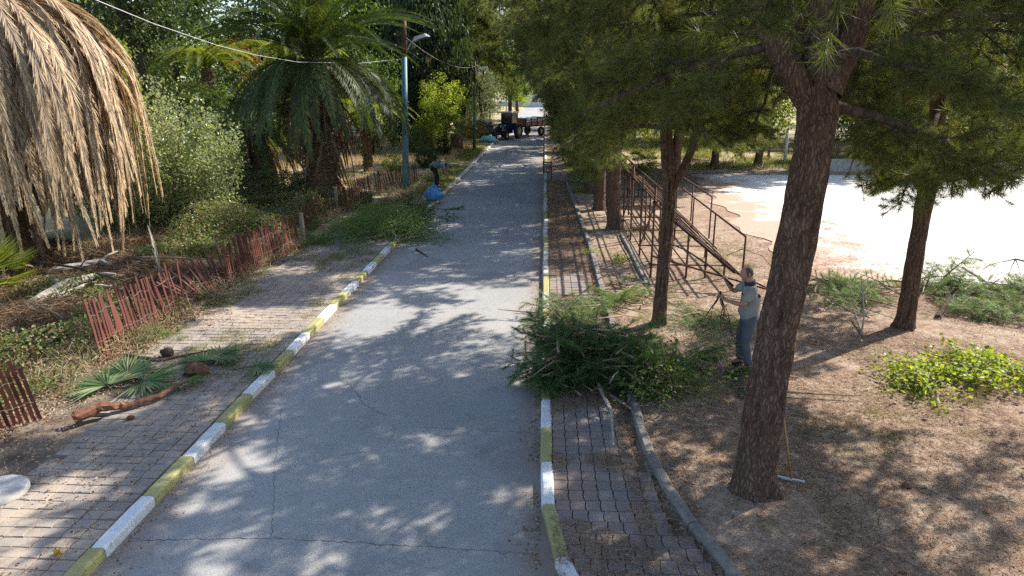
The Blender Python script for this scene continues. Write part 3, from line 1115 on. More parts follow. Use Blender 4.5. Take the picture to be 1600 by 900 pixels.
# ------------------------------------------------------------------ palms
wd = M['wood_dry']
DEAD = [frond_mesh('dead_frond', 7.6, 60, -89, 340, .52, 22, .026, [M['palm_dead'], wd], s, .95, .10, .10 * (s - 1.5), .30, .62) for s in range(4)]
GREEN_UP = [frond_mesh('frond', 4.9, 76, 8, 95, .52, 48, .032, [M['palm_green'], M['leaf_mid']], s + 5, 1.2, .35, .5 * (s - 1)) for s in range(2)]
GREEN_MID = [frond_mesh('frond', 5.2, 48, -28, 120, .55, 50, .032, [M['palm_green'], M['leaf_mid']], s + 8, .95, .3, .5 * (s - 1)) for s in range(3)]
GREEN_LOW = [frond_mesh('frond', 5.0, 18, -84, 120, .56, 46, .032, [M['palm_green'], M['leaf_mid']], s + 12, .7, .1, .4 * (s - 1), .12) for s in range(3)]
LIGHT = [frond_mesh('frond', 2.6, 55, -45, 80, .42, 46, .03, [M['palm_light'], M['leaf_lime']], s + 15, .9, .3, .5 * (s - .5)) for s in range(2)]
BROWN = [frond_mesh('dead_frond', 3.6, -5, -92, 90, .40, 25, .03, [M['palm_brown'], wd], s + 18, .4, .05, .3, .25) for s in range(2)]


def palm_trunk(root, h, r0, r1, mat):
    mb = MB()
    n = 18
    mb.tube([(0, 0, -.1 + (h + .1) * i / n) for i in range(n + 1)], [r0 + (r1 - r0) * i / n + .02 * random.random() for i in range(n + 1)], 16, cap=True)
    mb.build('trunk', mat, root)
    st = MB()
    rows_ = int(h / .16)
    for j in range(rows_):
        z = .1 + j * .16
        r = r0 + (r1 - r0) * z / h
        k = int(2 * math.pi * r / .28)
        for i in range(k):
            a = 2 * math.pi * (i + .5 * (j % 2)) / k + random.gauss(0, .03)
            c, s_ = math.cos(a), math.sin(a)
            rot = Matrix(((c, -s_, 0), (s_, c, 0), (0, 0, 1)))
            tilt = Matrix.Rotation(-.45, 3, 'Y')
            st.box((c * (r + .01), s_ * (r + .01), z), (.05 + .09 * random.random(), .14 + .09 * random.random(), .15 + .09 * random.random()), 0, rot @ tilt, .55)
    tag(st.build('leaf_base', mat, root), kind='stuff')


def palm(name, label, loc, h, r0, r1, sets, group=None, mat=None, roll=.22):
    root = empty(name, loc, label=label, cat='palm tree', group=group)
    palm_trunk(root, h, r0, r1, mat or M['palm_trunk'])
    k = 0
    for meshes, n, z0, z1, s0, s1, tilt in sets:
        for i in range(n):
            az = k * 2.39996 + random.gauss(0, .12)
            f = (i + .5) / n
            sc_ = random.uniform(s0, s1)
            z = h + z0 + (z1 - z0) * f
            Mx = Matrix.Translation((math.cos(az) * r1 * .5, math.sin(az) * r1 * .5, z)) @ Matrix.Rotation(az, 4, 'Z') @ Matrix.Rotation(R(tilt) * (2 * random.random() - 1) + R(-12) * (f - .5), 4, 'Y') @ Matrix.Rotation(random.gauss(0, roll), 4, 'X') @ Matrix.Diagonal((sc_, sc_, sc_ * random.uniform(.95, 1.05), 1))
            place(meshes[0].name.split('.')[0], random.choice(meshes), root, Mx)
            k += 1
    return root


dp = palm('dead_palm', 'dead palm with a dome of dry straw coloured fronds hanging to the ground', (-13.75, 16.8, .25), 5.1, .42, .5,
     [(DEAD, 84, -.3, .3, .90, .99, 2), (DEAD, 80, .1, .6, .80, .93, 2), (DEAD, 54, .4, .8, .62, .82, 4), (DEAD, 62, -1.7, -.6, .72, .90, 3), (BROWN, 14, -1.8, -.6, .9, 1.2, 6)], roll=.07)
def frond_mass(root, h, meshes, n, s0, s1, z0, z1, mat):
    V_, F_, o_ = [], [], 0
    for i in range(n):
        me = meshes[i % len(meshes)]
        v = np.zeros(len(me.vertices) * 3, dtype=np.float32); me.vertices.foreach_get('co', v)
        f = np.zeros(len(me.polygons) * 3, dtype=np.int32); me.loops.foreach_get('vertex_index', f)
        Mx = Matrix.Translation((0, 0, h + z0 + (z1 - z0) * (i + .5) / n)) @ Matrix.Rotation(i * 2.39996 + .7, 4, 'Z') @ Matrix.Rotation(random.gauss(0, .05), 4, 'Y') @ Matrix.Rotation(random.gauss(0, .08), 4, 'X') @ Matrix.Scale(random.uniform(s0, s1), 4)
        A_ = np.array(Mx)
        v = v.reshape(-1, 3) @ A_[:3, :3].T + A_[:3, 3]
        V_.append(v); F_.append(f.reshape(-1, 3) + o_); o_ += len(v)
    tag(link('inner_fronds', np_mesh('inner_fronds', np.concatenate(V_), np.concatenate(F_), mat), root), kind='stuff')


INNER = [frond_mesh('inner_frond', 7.2, 60, -89, 130, .62, 24, .055, [M['palm_dead'], wd], s + 60, .95, .10, 0, .30, .60) for s in range(3)]
frond_mass(dp, 5.1, INNER, 210, .80, .93, -.6, .5, M['palm_dead'])
palm('date_palm', 'large dark green date palm with thick scaly trunk behind the red fence', (-8.9, 27.6, .2), 5.2, .66, .55,
     [(GREEN_LOW, 50, -.1, .2, .85, 1.02, 6), (GREEN_MID, 56, .2, .5, .8, 1.02, 8), (GREEN_UP, 44, .4, .7, .75, 1.0, 10), (BROWN, 90, -2.2, .0, .5, .9, 8)])
palm('date_palm', 'shaded palm with brown hanging skirt left of the large date palm', (-12.2, 28.9, .2), 2.7, .5, .45,
     [(GREEN_LOW, 22, 0, .3, .7, .9, 6), (GREEN_MID, 18, .2, .5, .6, .8, 8), (BROWN, 40, -.6, .1, .7, .95, 6)])
palm('young_palm', 'yellow-green young palm seen between the date palm and the blue post', (-9.3, 36.5, .2), 2.6, .2, .18,
     [(LIGHT, 26, 0, .3, .9, 1.2, 8), (BROWN, 10, -.3, 0, .4, .6, 8)])
palm('young_palm', 'bright feathery palm behind the tall dark trunk at upper left', (-16.2, 34.0, .2), 5.2, .25, .22,
     [(LIGHT, 30, 0, .3, .85, 1.1, 8)])
palm('young_palm', 'light green palm above the leafy shrub, left of the date palm crown', (-14.2, 40.0, .2), 5.6, .25, .22,
     [(LIGHT, 30, 0, .3, 1.1, 1.5, 8)])


# fan leaves
def fan_mesh(name, rad, n, mats, spread=2.4, seed=0, droop=.15):
    rs = np.random.default_rng(seed)
    a = np.linspace(-spread, spread, n) + rs.normal(size=n) * .02
    P = np.zeros((n, 3)); P[:, 0] = .03 * np.cos(a); P[:, 1] = .03 * np.sin(a)
    D = unit(np.stack([np.cos(a), np.sin(a), .10 * np.abs(a) - droop + rs.normal(size=n) * .06], 1))
    v1, f1 = leaf_arrays(P, D, rad * rs.uniform(.85, 1.05, n), .045, .25, np.tile([0, 0, 1.0], (n, 1)))
    mb = MB().tube([(-.7, 0, -.08), (-.35, .01, -.02), (0, 0, 0)], [.014, .012, .01], 5)
    v0, f0 = mb_tris(mb)
    V, F, I = join_arrays([(v0, f0, 1), (v1, f1, 0)])
    return np_mesh(name, V, F, mats, midx=I)


FAN = [fan_mesh('fan_leaf', .62, 46, [M['needle_cut'], M['leaf_mid']], 1.9, s) for s in range(2)]
FAN_LIT = [fan_mesh('fan_leaf', .70, 40, [M['palm_light'], M['leaf_lime']], 1.5, s + 3) for s in range(2)]
r_ = empty('fan_palm', G(-25, 480, .25), label='small fan palm with sunlit yellow-green leaves at the left edge', cat='palm tree')
MB().tube([(0, 0, -.1), (0, 0, .35)], [.12, .1], 8).build('stem', M['palm_trunk'], r_)
for i in range(14):
    az = i * 2.4
    Mx = Matrix.Translation((0, 0, .3)) @ Matrix.Rotation(az, 4, 'Z') @ Matrix.Rotation(R(-random.uniform(5, 65)), 4, 'Y') @ Matrix.Translation((.7, 0, 0))
    place('fan_leaf', FAN_LIT[i % 2], r_, Mx)

# ------------------------------------------------------------------ broadleaf trees and shrubs
CR = {
    'dark': [crown_mesh('crown', 110, 110, .060, M['leaf_dark'], .19, 1.0, .3, s) for s in range(2)],
    'mid': [crown_mesh('crown', 100, 100, .062, M['leaf_mid'], .19, 1.0, .2, s + 3) for s in range(2)],
    'light': [crown_mesh('crown', 90, 100, .055, M['leaf_light'], .17, 1.0, 0, s + 6) for s in range(2)],
    'lime': [crown_mesh('crown', 90, 90, .062, M['leaf_lime'], .19, 1.0, .1, s + 9) for s in range(2)],
    'yellow': [crown_mesh('crown', 90, 80, .058, M['leaf_yellow'], .19, 1.0, .1, s + 12) for s in range(1)],
    'grey': [crown_mesh('crown', 90, 100, .055, M['leaf_grey'], .18, 1.0, .4, s + 15) for s in range(1)],
    'cyp': [crown_mesh('crown', 150, 120, .070, M['leaf_dark'], .17, 1.0, 2.5, s + 18, .5, .5) for s in range(2)],
    'orange': [crown_mesh('crown', 60, 70, .06, M['leaf_orange'], .2, 1.0, .2, 22)],
}


def tree(name, label, loc, h, cr, kind, ch=None, bark='dark_bark', tr=None, cat='tree', group=None):
    """trunk with limbs reaching into a crown of radius cr, crown height ch"""
    ch = ch or cr
    root = empty(name, loc, label=label, cat=cat, group=group)
    cz = h - ch
    tr = tr or .05 + h * .018
    mb = MB()
    mb.tube([(0, 0, -.15), (random.gauss(0, .08), 0, cz * .5), (0, random.gauss(0, .08), max(cz, .3)), (.1, 0, cz + ch * .6)], [tr * 1.25, tr, tr * .8, tr * .25], 10, wob=.15)
    for i in range(7):
        a = i * 2.4
        z0 = max(.2, cz - ch * .55 + i * ch * .12)
        q = Vector((math.cos(a) * cr * .7, math.sin(a) * cr * .7, cz + ch * (-.3 + .12 * i)))
        mb.tube([(0, 0, z0), (q.x * .45, q.y * .45, z0 + (q.z - z0) * .6), tuple(q)], [tr * .45, tr * .3, tr * .08], 5, cap=False)
    mb.build('trunk', M[bark], root)
    place('crown', random.choice(CR[kind]), root, Matrix.Translation((0, 0, cz)) @ Matrix.Rotation(random.uniform(0, 6.28), 4, 'Z') @ Matrix.Diagonal((cr, cr, ch, 1)))
    return root


def at(px, Y, z=.15):
    p = A(px, 300, Y)
    return (p.x, Y, z)


T = [
    ('tree', 'tall conifer with thick black trunk rising above the leafy shrub', at(238, 33), 13, 3.6, 'dark', 3.6, 'dark_bark', .42),
    ('tree', 'bushy green tree right behind the dead palm dome', at(135, 26.5), 7.4, 2.6, 'lime', 2.9),
    ('tree', 'green tree behind the dome of dead fronds, further left', at(30, 30), 9.0, 3.5, 'mid', 3.9),
    ('tree', 'dark tree filling the gap left of the tall black trunk', at(170, 37), 9.5, 3.6, 'dark', 4.2),
    ('tree', 'green tree behind the light feathery palms', at(300, 46), 11, 4.6, 'mid', 4.8),
    ('tree', 'tree with orange foliage behind the date palm crown', at(398, 47), 7.6, 1.3, 'orange', 1.9),
    ('tree', 'dark tree behind the left half of the date palm', at(400, 37), 5.6, 2.7, 'dark', 2.7),
    ('tree', 'tall dark tree behind the date palm, left of its centre', at(440, 52), 12.5, 4.8, 'dark', 5.5),
    ('tree', 'tall green tree straight behind the date palm crown', at(540, 56), 12.5, 4.6, 'mid', 5.4),
    ('cypress', 'dark drooping cypress behind the street lamp head', at(672, 50), 13, 3.6, 'cyp', 6.0),
    ('cypress', 'dark drooping cypress left of the lamp pole top', at(610, 60), 14, 4.2, 'cyp', 6.2),
    ('tree', 'bright yellow-green tree between the lamp pole and the green pole', at(697, 46), 4.9, 1.9, 'lime', 2.1),
    ('tree', 'grey-green tree leaning over the dry verge left of the green pole', at(655, 52), 6.0, 2.4, 'grey', 3.0),
    ('tree', 'pale green tree right of the green pole', at(752, 66), 6.5, 2.2, 'grey', 3.0),
    ('tree', 'tall light green tree behind the green pole', at(735, 76), 13, 4.2, 'mid', 6.0),
    ('tree', 'small dark round tree left of the tractor', at(757, 71), 4.6, 1.1, 'dark', 1.5),
    ('tree', 'green tree above the tractor cab', at(797, 92), 9.5, 3.0, 'mid', 3.6),
    ('tree', 'pale tree closing the far left end of the road', at(808, 118), 10, 3.6, 'lime', 4.4),
    ('tree', 'russet tree by the pale house at the road end', at(826, 150), 10, 3.2, 'yellow', 3.6),
    ('tree', 'dark tree right of the far road end', at(872, 95), 11, 4.4, 'dark', 5.0),
    ('tree', 'green tree beyond the pines right of the far road', at(905, 78), 9.5, 4.2, 'mid', 4.4),
    ('tree', 'lime green tree glimpsed behind the path row of pines', at(985, 62), 8.5, 4.0, 'lime', 4.2),
    ('tree', 'tree behind the tubular frame, beyond the dry grass', at(1085, 58), 9.5, 4.4, 'mid', 4.8),
    ('tree', 'green tree left of the leaning pine, far behind the court', at(1180, 60), 10.5, 4.6, 'lime', 5.0),
    ('tree', 'shady tree behind the court, right of the leaning pine', at(1330, 57), 10.5, 4.6, 'dark', 5.0),
    ('tree', 'sunlit yellow-green tree behind the medium pine', at(1440, 49), 9.0, 4.2, 'yellow', 4.2),
    ('tree', 'large yellow-green tree at the right edge behind the court', at(1560, 47), 9.5, 4.4, 'lime', 4.6),
    ('tree', 'dark tree past the right end of the court wall', at(1700, 50), 11, 5.0, 'dark', 5.4),
    ('tree', 'bushy green tree left of the shaded palm', at(345, 33), 4.6, 2.0, 'mid', 2.3),
    ('tree', 'low tree behind the young palm, over the dry grass', at(585, 45), 6.4, 2.4, 'mid', 3.1),
]
for nm, lb, loc, h, cr, kd, ch, *rest in T:
    tree(nm, lb, loc, h, cr, kd, ch, *(rest[:1] or ['dark_bark']), *(rest[1:2]))

# the large sunlit shrub beside the dead palm: shoots reaching up
root = empty('leafy_shrub', at(283, 21.2), label='large leafy shrub with pale sunlit leaves and upright shoots beside the dead palm', cat='shrub')
mb = MB(); P, D = [], []
rs = np.random.default_rng(4)
for i in range(120):
    a, rr = rs.uniform(0, 6.28), 2.3 * math.sqrt(rs.random())
    base_ = Vector((rr * .35 * math.cos(a), rr * .35 * math.sin(a), 0))
    hh = (5.9 - .9 * rr) * rs.uniform(.55, 1.0)
    tip = Vector((rr * 1.0 * math.cos(a), rr * 1.0 * math.sin(a), hh))
    if i < 60:
        mb.tube([base_, base_.lerp(tip, .5) + Vector((0, 0, .2)), tip], [.03, .018, .005], 4, cap=False)
    for k in range(170):
        s = rs.random() ** .75
        p = base_.lerp(tip, s) + Vector(rs.normal(size=3)) * (.30 * (1.15 - s) + .07)
        if p.z > .1:
            P.append(tuple(p)); D.append(tuple(Vector(rs.normal(size=3)) + Vector((0, 0, .5 if s > .8 else 0))))
mb.build('stem', M['grey_bark'], root)
root.scale = (.92, .92, .88)
P = np.array(P); D = unit(np.array(D))
v, f = leaf_arrays(P, D, rs.uniform(.08, .14, len(P)), .08)
link('foliage', np_mesh('foliage', v, f, M['leaf_light']), root)

SH = [('round leafy bush in front of the large shrub', G(335, 322), 1.5, 1.9, 'light'), ('dark bush under the shaded palm', G(395, 318), 1.0, 1.3, 'dark'),
      ('green bush at the foot of the date palm, near the wooden post', G(478, 312), .75, 1.1, 'mid'), ('bush under the dead palm fronds by the log', G(205, 352), 1.6, 1.5, 'mid'),
      ('dark small bush near the bending man', G(668, 262), .7, 1.3, 'dark'), ('clipped green bush behind the bending man', G(655, 246), 1.0, 1.9, 'mid'),
      ('dark round bush beside the cut stump', G(692, 244), .7, 1.2, 'dark'), ('low shrub in the dry grass under the lamp pole', G(612, 268), .7, .9, 'lime'),
      ('lit bush far left of the tractor', G(742, 218), 1.0, 1.6, 'yellow'), ('bush behind the rubble heap', G(762, 214), 1.2, 1.7, 'grey'),
      ('low bush at the left foot of the leaning pine row', G(1000, 268), 1.0, 1.1, 'lime')]
for lb, loc, cr, ch, kd in SH:
    root = empty('bush', loc, label=lb, cat='bush')
    mb = MB()
    for i in range(6):
        a = i * 1.05
        mb.tube([(0, 0, -.05), (math.cos(a) * cr * .3, math.sin(a) * cr * .3, ch * .5), (math.cos(a) * cr * .6, math.sin(a) * cr * .6, ch * .8)], [.03, .02, .006], 4, cap=False)
    mb.build('stem', M['grey_bark'], root)
    place('foliage', random.choice(CR[kd]), root, Matrix.Translation((0, 0, ch * .48)) @ Matrix.Rotation(random.uniform(0, 6), 4, 'Z') @ Matrix.Diagonal((cr, cr, ch * .55, 1)))

# far woodland that reads as one mass
v_, f_ = [], []
o_ = 0
rs = np.random.default_rng(9)
for i in range(46):
    if i < 20:
        x, y, h = -70 + i * 3.2 + rs.normal(), rs.uniform(70, 110), rs.uniform(10, 17)
    else:
        x, y, h = 6 + (i - 20) * 3.6 + rs.normal(), rs.uniform(66, 100), rs.uniform(9, 14)
    n = 1500
    C = unit(rs.normal(size=(40, 3))) * rs.uniform(.4, 1, (40, 1))
    P = C[rs.integers(0, 40, n)] + rs.normal(size=(n, 3)) * .13
    P = P * np.array([4.2, 4.2, h * .5]) + np.array([x, y, h * .5])
    v, f = leaf_arrays(P, rand_dirs(n), .48, .36)
    v_.append(v); f_.append(f + o_); o_ += len(v)
tag(link('far_woodland', np_mesh('far_woodland', np.concatenate(v_), np.concatenate(f_), M['leaf_mid'])), label='dense far woodland closing the view behind the park', kind='stuff')


#@@PART2
# ------------------------------------------------------------------ red slat fences
def slat_mesh(h, seed):
    random.seed(seed)
    mb = MB()
    a, b = random.gauss(0, .006), random.gauss(0, .006)
    mb.tube([(0, 0, -.03), (a, b, h * .5), (0, 0, h)], .001, 4)
    mb = MB()
    for z, dx in ((-.03, 0), (h * .5, a), (h, 0)):
        for x, y in ((-.024, -.007), (.024, -.007), (.024, .007), (-.024, .007)):
            mb.v.append((x + dx, y + b * (z > 0), z))
    for r_ in (0, 4):
        for i in range(4):
            j = (i + 1) % 4
            mb.face((r_ + i, r_ + j, r_ + 4 + j, r_ + 4 + i))
    mb.face((8, 9, 10, 11)); mb.face((3, 2, 1, 0))
    return mb.mesh('slat', M['red_slat'])


SLATS = [slat_mesh(h, i) for i, h in enumerate((1.0, .96, 1.04, .92))]
random.seed(5)


def slat_fence(label, pts, lean, hs=1.0, step=.105, jit=.05, fan=0.0, side=0.0):
    """pts: line of the slats' feet; lean backwards (away from the road, radians)"""
    root = empty('slat_fence', pts[0], label=label, cat='fence', group='sections of red slat fence')
    L_ = [(b - a).length for a, b in zip(pts[:-1], pts[1:])]
    tot = sum(L_)
    n = int(tot / step)
    tops = {.3: [], .72: []}
    for i in range(n + 1):
        d = i * tot / n
        k = 0
        while k < len(L_) - 1 and d > L_[k]:
            d -= L_[k]; k += 1
        p = pts[k].lerp(pts[k + 1], min(1, d / L_[k]))
        t = (pts[k + 1] - pts[k]).normalized()
        ang = math.atan2(t.y, t.x)
        ln = lean * (1 + .25 * math.sin(i * .35 + pts[0].y)) + random.gauss(0, jit)
        s = side + fan * (i / n - .5) + random.gauss(0, jit * .7)
        Mx = Matrix.Translation(p - pts[0] + Vector((0, 0, random.gauss(0, .01)))) @ Matrix.Rotation(ang, 4, 'Z') @ Matrix.Rotation(-ln, 4, 'X') @ Matrix.Rotation(s, 4, 'Y') @ Matrix.Scale(hs * random.uniform(.96, 1.04), 4)
        place('slat', random.choice(SLATS), root, Mx)
        for hz in tops:
            tops[hz].append(Mx @ Vector((0, -.014, hz * hs)))
    for hz, q in tops.items():
        MB().tube(q, .0035, 4, cap=False).build('wire', M['wire'], root)
    return root


slat_fence('sunlit end of red slat fence leaning over at the left edge', [G(-60, 690), G(0, 672), G(62, 652)], -.30, 1.0, .075, .05, .1, -.22)
slat_fence('dark red slat fence section bowed outward beside the palm debris', [G(160, 565), G(200, 540), G(257, 508)], .25, 1.05, .078, .03, -.1, .10)
slat_fence('short broken run of red slats right of the bowed section', [G(262, 505), G(290, 488)], .1, 1.05, .11, .08, .3)
slat_fence('collapsed bright red slats fanned out below the ivy', [G(303, 470), G(350, 448)], .75, .95, .07, .1, .9)
slat_fence('long shaded red slat run between the ivy and the paving', [G(358, 448), G(400, 420), G(470, 388)], .12, 1.0, .08, .04)
slat_fence('red slat run between the two grey wooden posts', [G(478, 372), G(500, 352), G(521, 343)], .15, 1.0, .12, .05)
slat_fence('red slat run right of the grey post, by the date palm trunk', [G(531, 335), G(556, 326), G(582, 312)], .1, 1.0, .12, .04)
slat_fence('farthest dusty slat run leading to the street lamp', [G(590, 303), G(620, 294), G(652, 286)], .15, .95, .15, .08)
for lb, px, py, tpx, tpy, Y in (('weathered wooden fence post before the date palm trunk', 526, 336, 524, 292, 0), ('wooden fence post at the left of the red run, half in grass', 474, 384, 470, 333, 0)):
    p = G(px, py)
    q = A(tpx, tpy, p.y)
    r_ = empty('fence_post', p, label=lb, cat='post')
    MB().tube([(0, 0, -.1), tuple((q - p) * .5 + Vector((.01, 0, 0))), tuple(q - p)], [.075, .07, .065], 7, wob=.15).build('post', M['grey_bark'], r_)

# ------------------------------------------------------------------ tubular bleacher frame
root = empty('bleacher_frame', (2.64, 16.5, .12), label='rusty tubular bleacher frame without seats beside the row of pines', cat='bleacher')
COLS = [(0, 1.85), (.42, 1.5), (.86, 1.12), (1.32, .75), (1.78, .40)]
YS = [0, 2.1, 4.2, 6.3, 8.4, 10.5, 12.6]


def rod(name, a, b, r=.024, mat='rust'):
    return MB().tube([a, tuple(Vector(a).lerp(Vector(b), .5) + Vector((random.gauss(0, .004), 0, random.gauss(0, .004)))), b], r, 7).build(name, M[mat], root)


def clamp(p, r=.055):
    MB().ball(p, r, seg=7, rings=5, sq=(1, 1, .8)).build('clamp', M['rust_dark'], root)


for j, y in enumerate(YS):
    for k, (x, h) in enumerate(COLS):
        if k in (1, 3) and j % 2:
            continue
        top = h + (.45 if k == 0 else 0)
        rod('post', (x, y, -.05), (x, y, top), .027)
        clamp((x, y, h))
        if k < 4:
            clamp((x, y, .32), .05)
    if j % 3 == 0:
        rod('stringer', (-.05, y, COLS[0][1] + .03), (1.95, y - .05, .30), .026)
    rod('brace', (-.05, y + .03, .32), (1.85, y + .03, .32), .02)
for k, (x, h) in enumerate(COLS):
    rod('rail', (x + .03, -.15 - .28 * k, h + .03), (x + .03, 12.8, h + .03), .024)
    if k < 4:
        rod('rail', (x + .2, -.1, h + .02), (x + .2, 12.7, h + .02), .018)
    if k in (0, 2, 4):
        rod('rail', (x - .03, -.1, .34), (x - .03, 12.7, .34), .02)
rod('hand_rail', (0, -.1, 2.28), (0, 12.7, 2.28), .026)
rod('hand_rail', (1.98, -.8, 1.22), (1.98, 12.7, 1.22), .026)
for y in (-.8, 2.1, 4.9, 7.7, 10.5, 12.7):
    rod('rail_post', (1.98, y, .25), (1.98, y, 1.24), .024)
rod('hand_rail', (2.45, 4.6, 1.28), (2.45, 13, 1.28), .024)
for y in (4.6, 7.4, 10.2, 13):
    rod('rail_post', (2.45, y, 0), (2.45, y, 1.3), .024)
rod('hand_rail', (0, -.02, 2.28), (.42, -.02, 1.95), .024)
rod('brace', (0, 0, .55), (2.5, -1.9, .22), .024)
rod('stringer', (.35, -.05, 1.52), (1.75, -1.0, .42), .034, 'rust_dark')
rod('rail', (1.7, -.95, .45), (2.4, -1.6, .2), .022)
rod('brace', (0, 0, 1.8), (0, 2.1, .32), .02)
rod('brace', (0, 4.2, 1.8), (0, 6.3, .32), .02)
# a bent thin hoop of wire by the near end
MB().tube([(1.6, -.7, .75), (1.9, -.9, .95), (2.3, -1.1, .85), (2.6, -1.25, .5), (2.75, -1.3, .1)], .008, 5).build('bent_rod', M['rust'], root)


# ------------------------------------------------------------------ poles, lamps, cables
def pole(name, label, base, top, r0, r1, mat, brown=None, lamp=None, arms=()):
    root = empty(name, base, label=label, cat='street lamp' if lamp else 'pole')
    t = Vector(top) - Vector(base)
    zb = brown if brown else t.z
    f = zb / t.z
    MB().tube([(0, 0, -.1), tuple(t * f * .5), tuple(t * f)], [r0, (r0 + r1) / 2, r1], 12).build('shaft', M[mat], root)
    if brown:
        MB().tube([tuple(t * f), tuple(t)], [r1 * 1.05, r1 * .95], 12).build('upper_shaft', M['rust'], root)
    for (z, w) in arms:
        mb = MB().box((0, 0, z), (w, .05, .06))
        mb.build('cross_arm', M['rust'], root)
        for s in (-.45, .45):
            MB().ball((w * s, 0, z + .07), .045, seg=7, rings=5).build('insulator', M['pale_stone'], root)
    if lamp:
        a, b, c = [Vector(p) - Vector(base) for p in lamp]
        MB().tube([a, a.lerp(b, .5) + Vector((0, 0, .06)), b], .022, 6).build('lamp_arm', M['lamp_white'], root)
        d = (c - b)
        q = d.to_track_quat('X', 'Z').to_matrix()
        mb = MB().box(tuple(b + d * .5), (d.length, .26, .15), 0, q, .7, .02)
        h_ = mb.build('lamp_head', M['lamp_white'], root)
        MB().box(tuple(b + d * .55 - Vector((0, 0, .065))), (d.length * .6, .15, .03), 0, q).build('lamp_glass', M['glass'], h_)
    return root


p1 = G(634, 298)
pole('street_lamp', 'tall faded blue lamp pole with rusty top beside the date palm', p1, A(631, 28, p1.y), .15, .11, 'pole_blue', A(632, 88, p1.y).z - .12,
     (A(634, 84, p1.y), A(646, 62, p1.y - .9), A(669, 54, p1.y - 1.2)), ((A(631, 38, p1.y).z - .12, .55), (A(631, 56, p1.y).z - .12, .4), (A(631, 74, p1.y).z - .12, .35)))
p2 = G(741, 234)
pole('street_lamp', 'green based lamp pole on the grass verge before the tractor', p2, A(742, 96, p2.y), .12, .08, 'pole_green', A(742, 130, p2.y).z - .12,
     (A(743, 112, p2.y), A(752, 106, p2.y), A(762, 105, p2.y)), ((A(742, 104, p2.y).z - .12, .6),))
p3 = Vector((-5.9, 76, .1))
pole('utility_pole', 'thin dark pole just left of the tractor cab', p3, (-5.9, 76, 7.2), .11, .08, 'pole_green', None, None, ((6.9, .6),))
p4 = Vector((-5.2, 96, .1))
pole('utility_pole', 'pale thin pole above the tractor cab', p4, (-5.2, 96, 7.6), .11, .08, 'lamp_white', None, None, ((7.2, .6),))
p5 = Vector((-5.2, 128, .1))
pole('utility_pole', 'white pole near the far end of the road', p5, (-5.2, 128, 8.2), .16, .12, 'lamp_white')


def cable(name, label, pts, r, mat='cable'):
    tag(MB().tube(pts, r, 5, cap=False).build(name, M[mat]), label, 'cable')


def sag(a, b, s, n=12):
    a, b = Vector(a), Vector(b)
    return [a.lerp(b, i / n) - Vector((0, 0, 4 * s * (i / n) * (1 - i / n))) for i in range(n + 1)]


cable('cable', 'thick pale cable sagging from the lamp pole across the upper left', [A(60, -50, 10), A(100, -25, 11), A(150, 0, 12.5), A(240, 37, 15.5), A(340, 71, 19), A(400, 86, 21.5), A(465, 97, 24.5), A(560, 99, 28), A(632, 92, p1.y)], .008)
cable('cable', 'thin wire from the blue lamp pole to the green pole', sag(A(631, 56, p1.y), A(742, 104, p2.y), .5), .012, 'wire')
cable('cable', 'thin wire from the green pole to the farther pole', sag(A(742, 104, p2.y), (-5.9, 76, 7.0), .9), .014)
cable('cable', 'thin wire running on to the pale far pole', sag((-5.9, 76, 7.0), (-5.2, 96, 7.3), .7), .016)

# ------------------------------------------------------------------ wire bin on the path
b = G(855, 281)
root = empty('litter_bin', b, label='rusty litter bin on posts beside the right pavement', cat='bin')
MB().tube([(.2, 0, -.05), (.2, 0, .95)], .022, 6).build('post', M['rust'], root)
MB().tube([(-.2, 0, .35), (-.2, 0, .95)], .018, 6).build('post', M['rust'], root)
for i in range(14):
    a = i * 2 * math.pi / 14
    MB().box((.17 * math.cos(a), .17 * math.sin(a), .62), (.035, .012, .48), 0, Matrix.Rotation(a + math.pi / 2, 3, 'Z')).build('slat', M['rust'], root)
for z in (.38, .86):
    MB().tube([(.18 * math.cos(a), .18 * math.sin(a), z) for a in np.linspace(0, 2 * math.pi, 15)], .012, 4, cap=False).build('rim', M['rust_dark'], root)

# ------------------------------------------------------------------ court wall and the fences behind it
root = empty('low_wall', (15.0, 38.3, .1), label='low grey concrete wall along the back of the white court', cat='wall')
mb_ = MB().box((.72, 0, .32), (1.42, .22, .78), ch=.015)
blk = mb_.mesh('wall_panel', M['old_concrete'])
for i in range(16):
    link('wall_panel', blk, root, (i * 1.45, 0, random.gauss(0, .008)))
for lb, px, Y, h in (('white post behind the court, left of the leaning pine', 1224, 42.3, 2.0), ('white post behind the court wall, right of the medium pine', 1508, 41.0, 1.9)):
    x = A(px, 270, Y).x
    r_ = empty('post', (x, Y, .1), label=lb, cat='post')
    MB().tube([(0, 0, -.1), (0, 0, h)], [.09, .085], 10).build('shaft', M['lamp_white'], r_)
    MB().tube([(0, 0, h), (0, 0, h + .07)], [.1, .03], 10).build('cap', M['rust'], r_)
root = empty('rail_fence', (14, 44.5, .1), label='wooden post and rail fence on the dry grass behind the court', cat='fence')
for i in range(12):
    MB().box((i * 2.1, 0, .55), (.13, .13, 1.25)).build('post', M['wood_dry'], root)
    if i < 11:
        for z in (.55, 1.0):
            MB().box((i * 2.1 + 1.05, -.08, z), (2.08, .04, .12)).build('rail', M['wood_dry'], root)

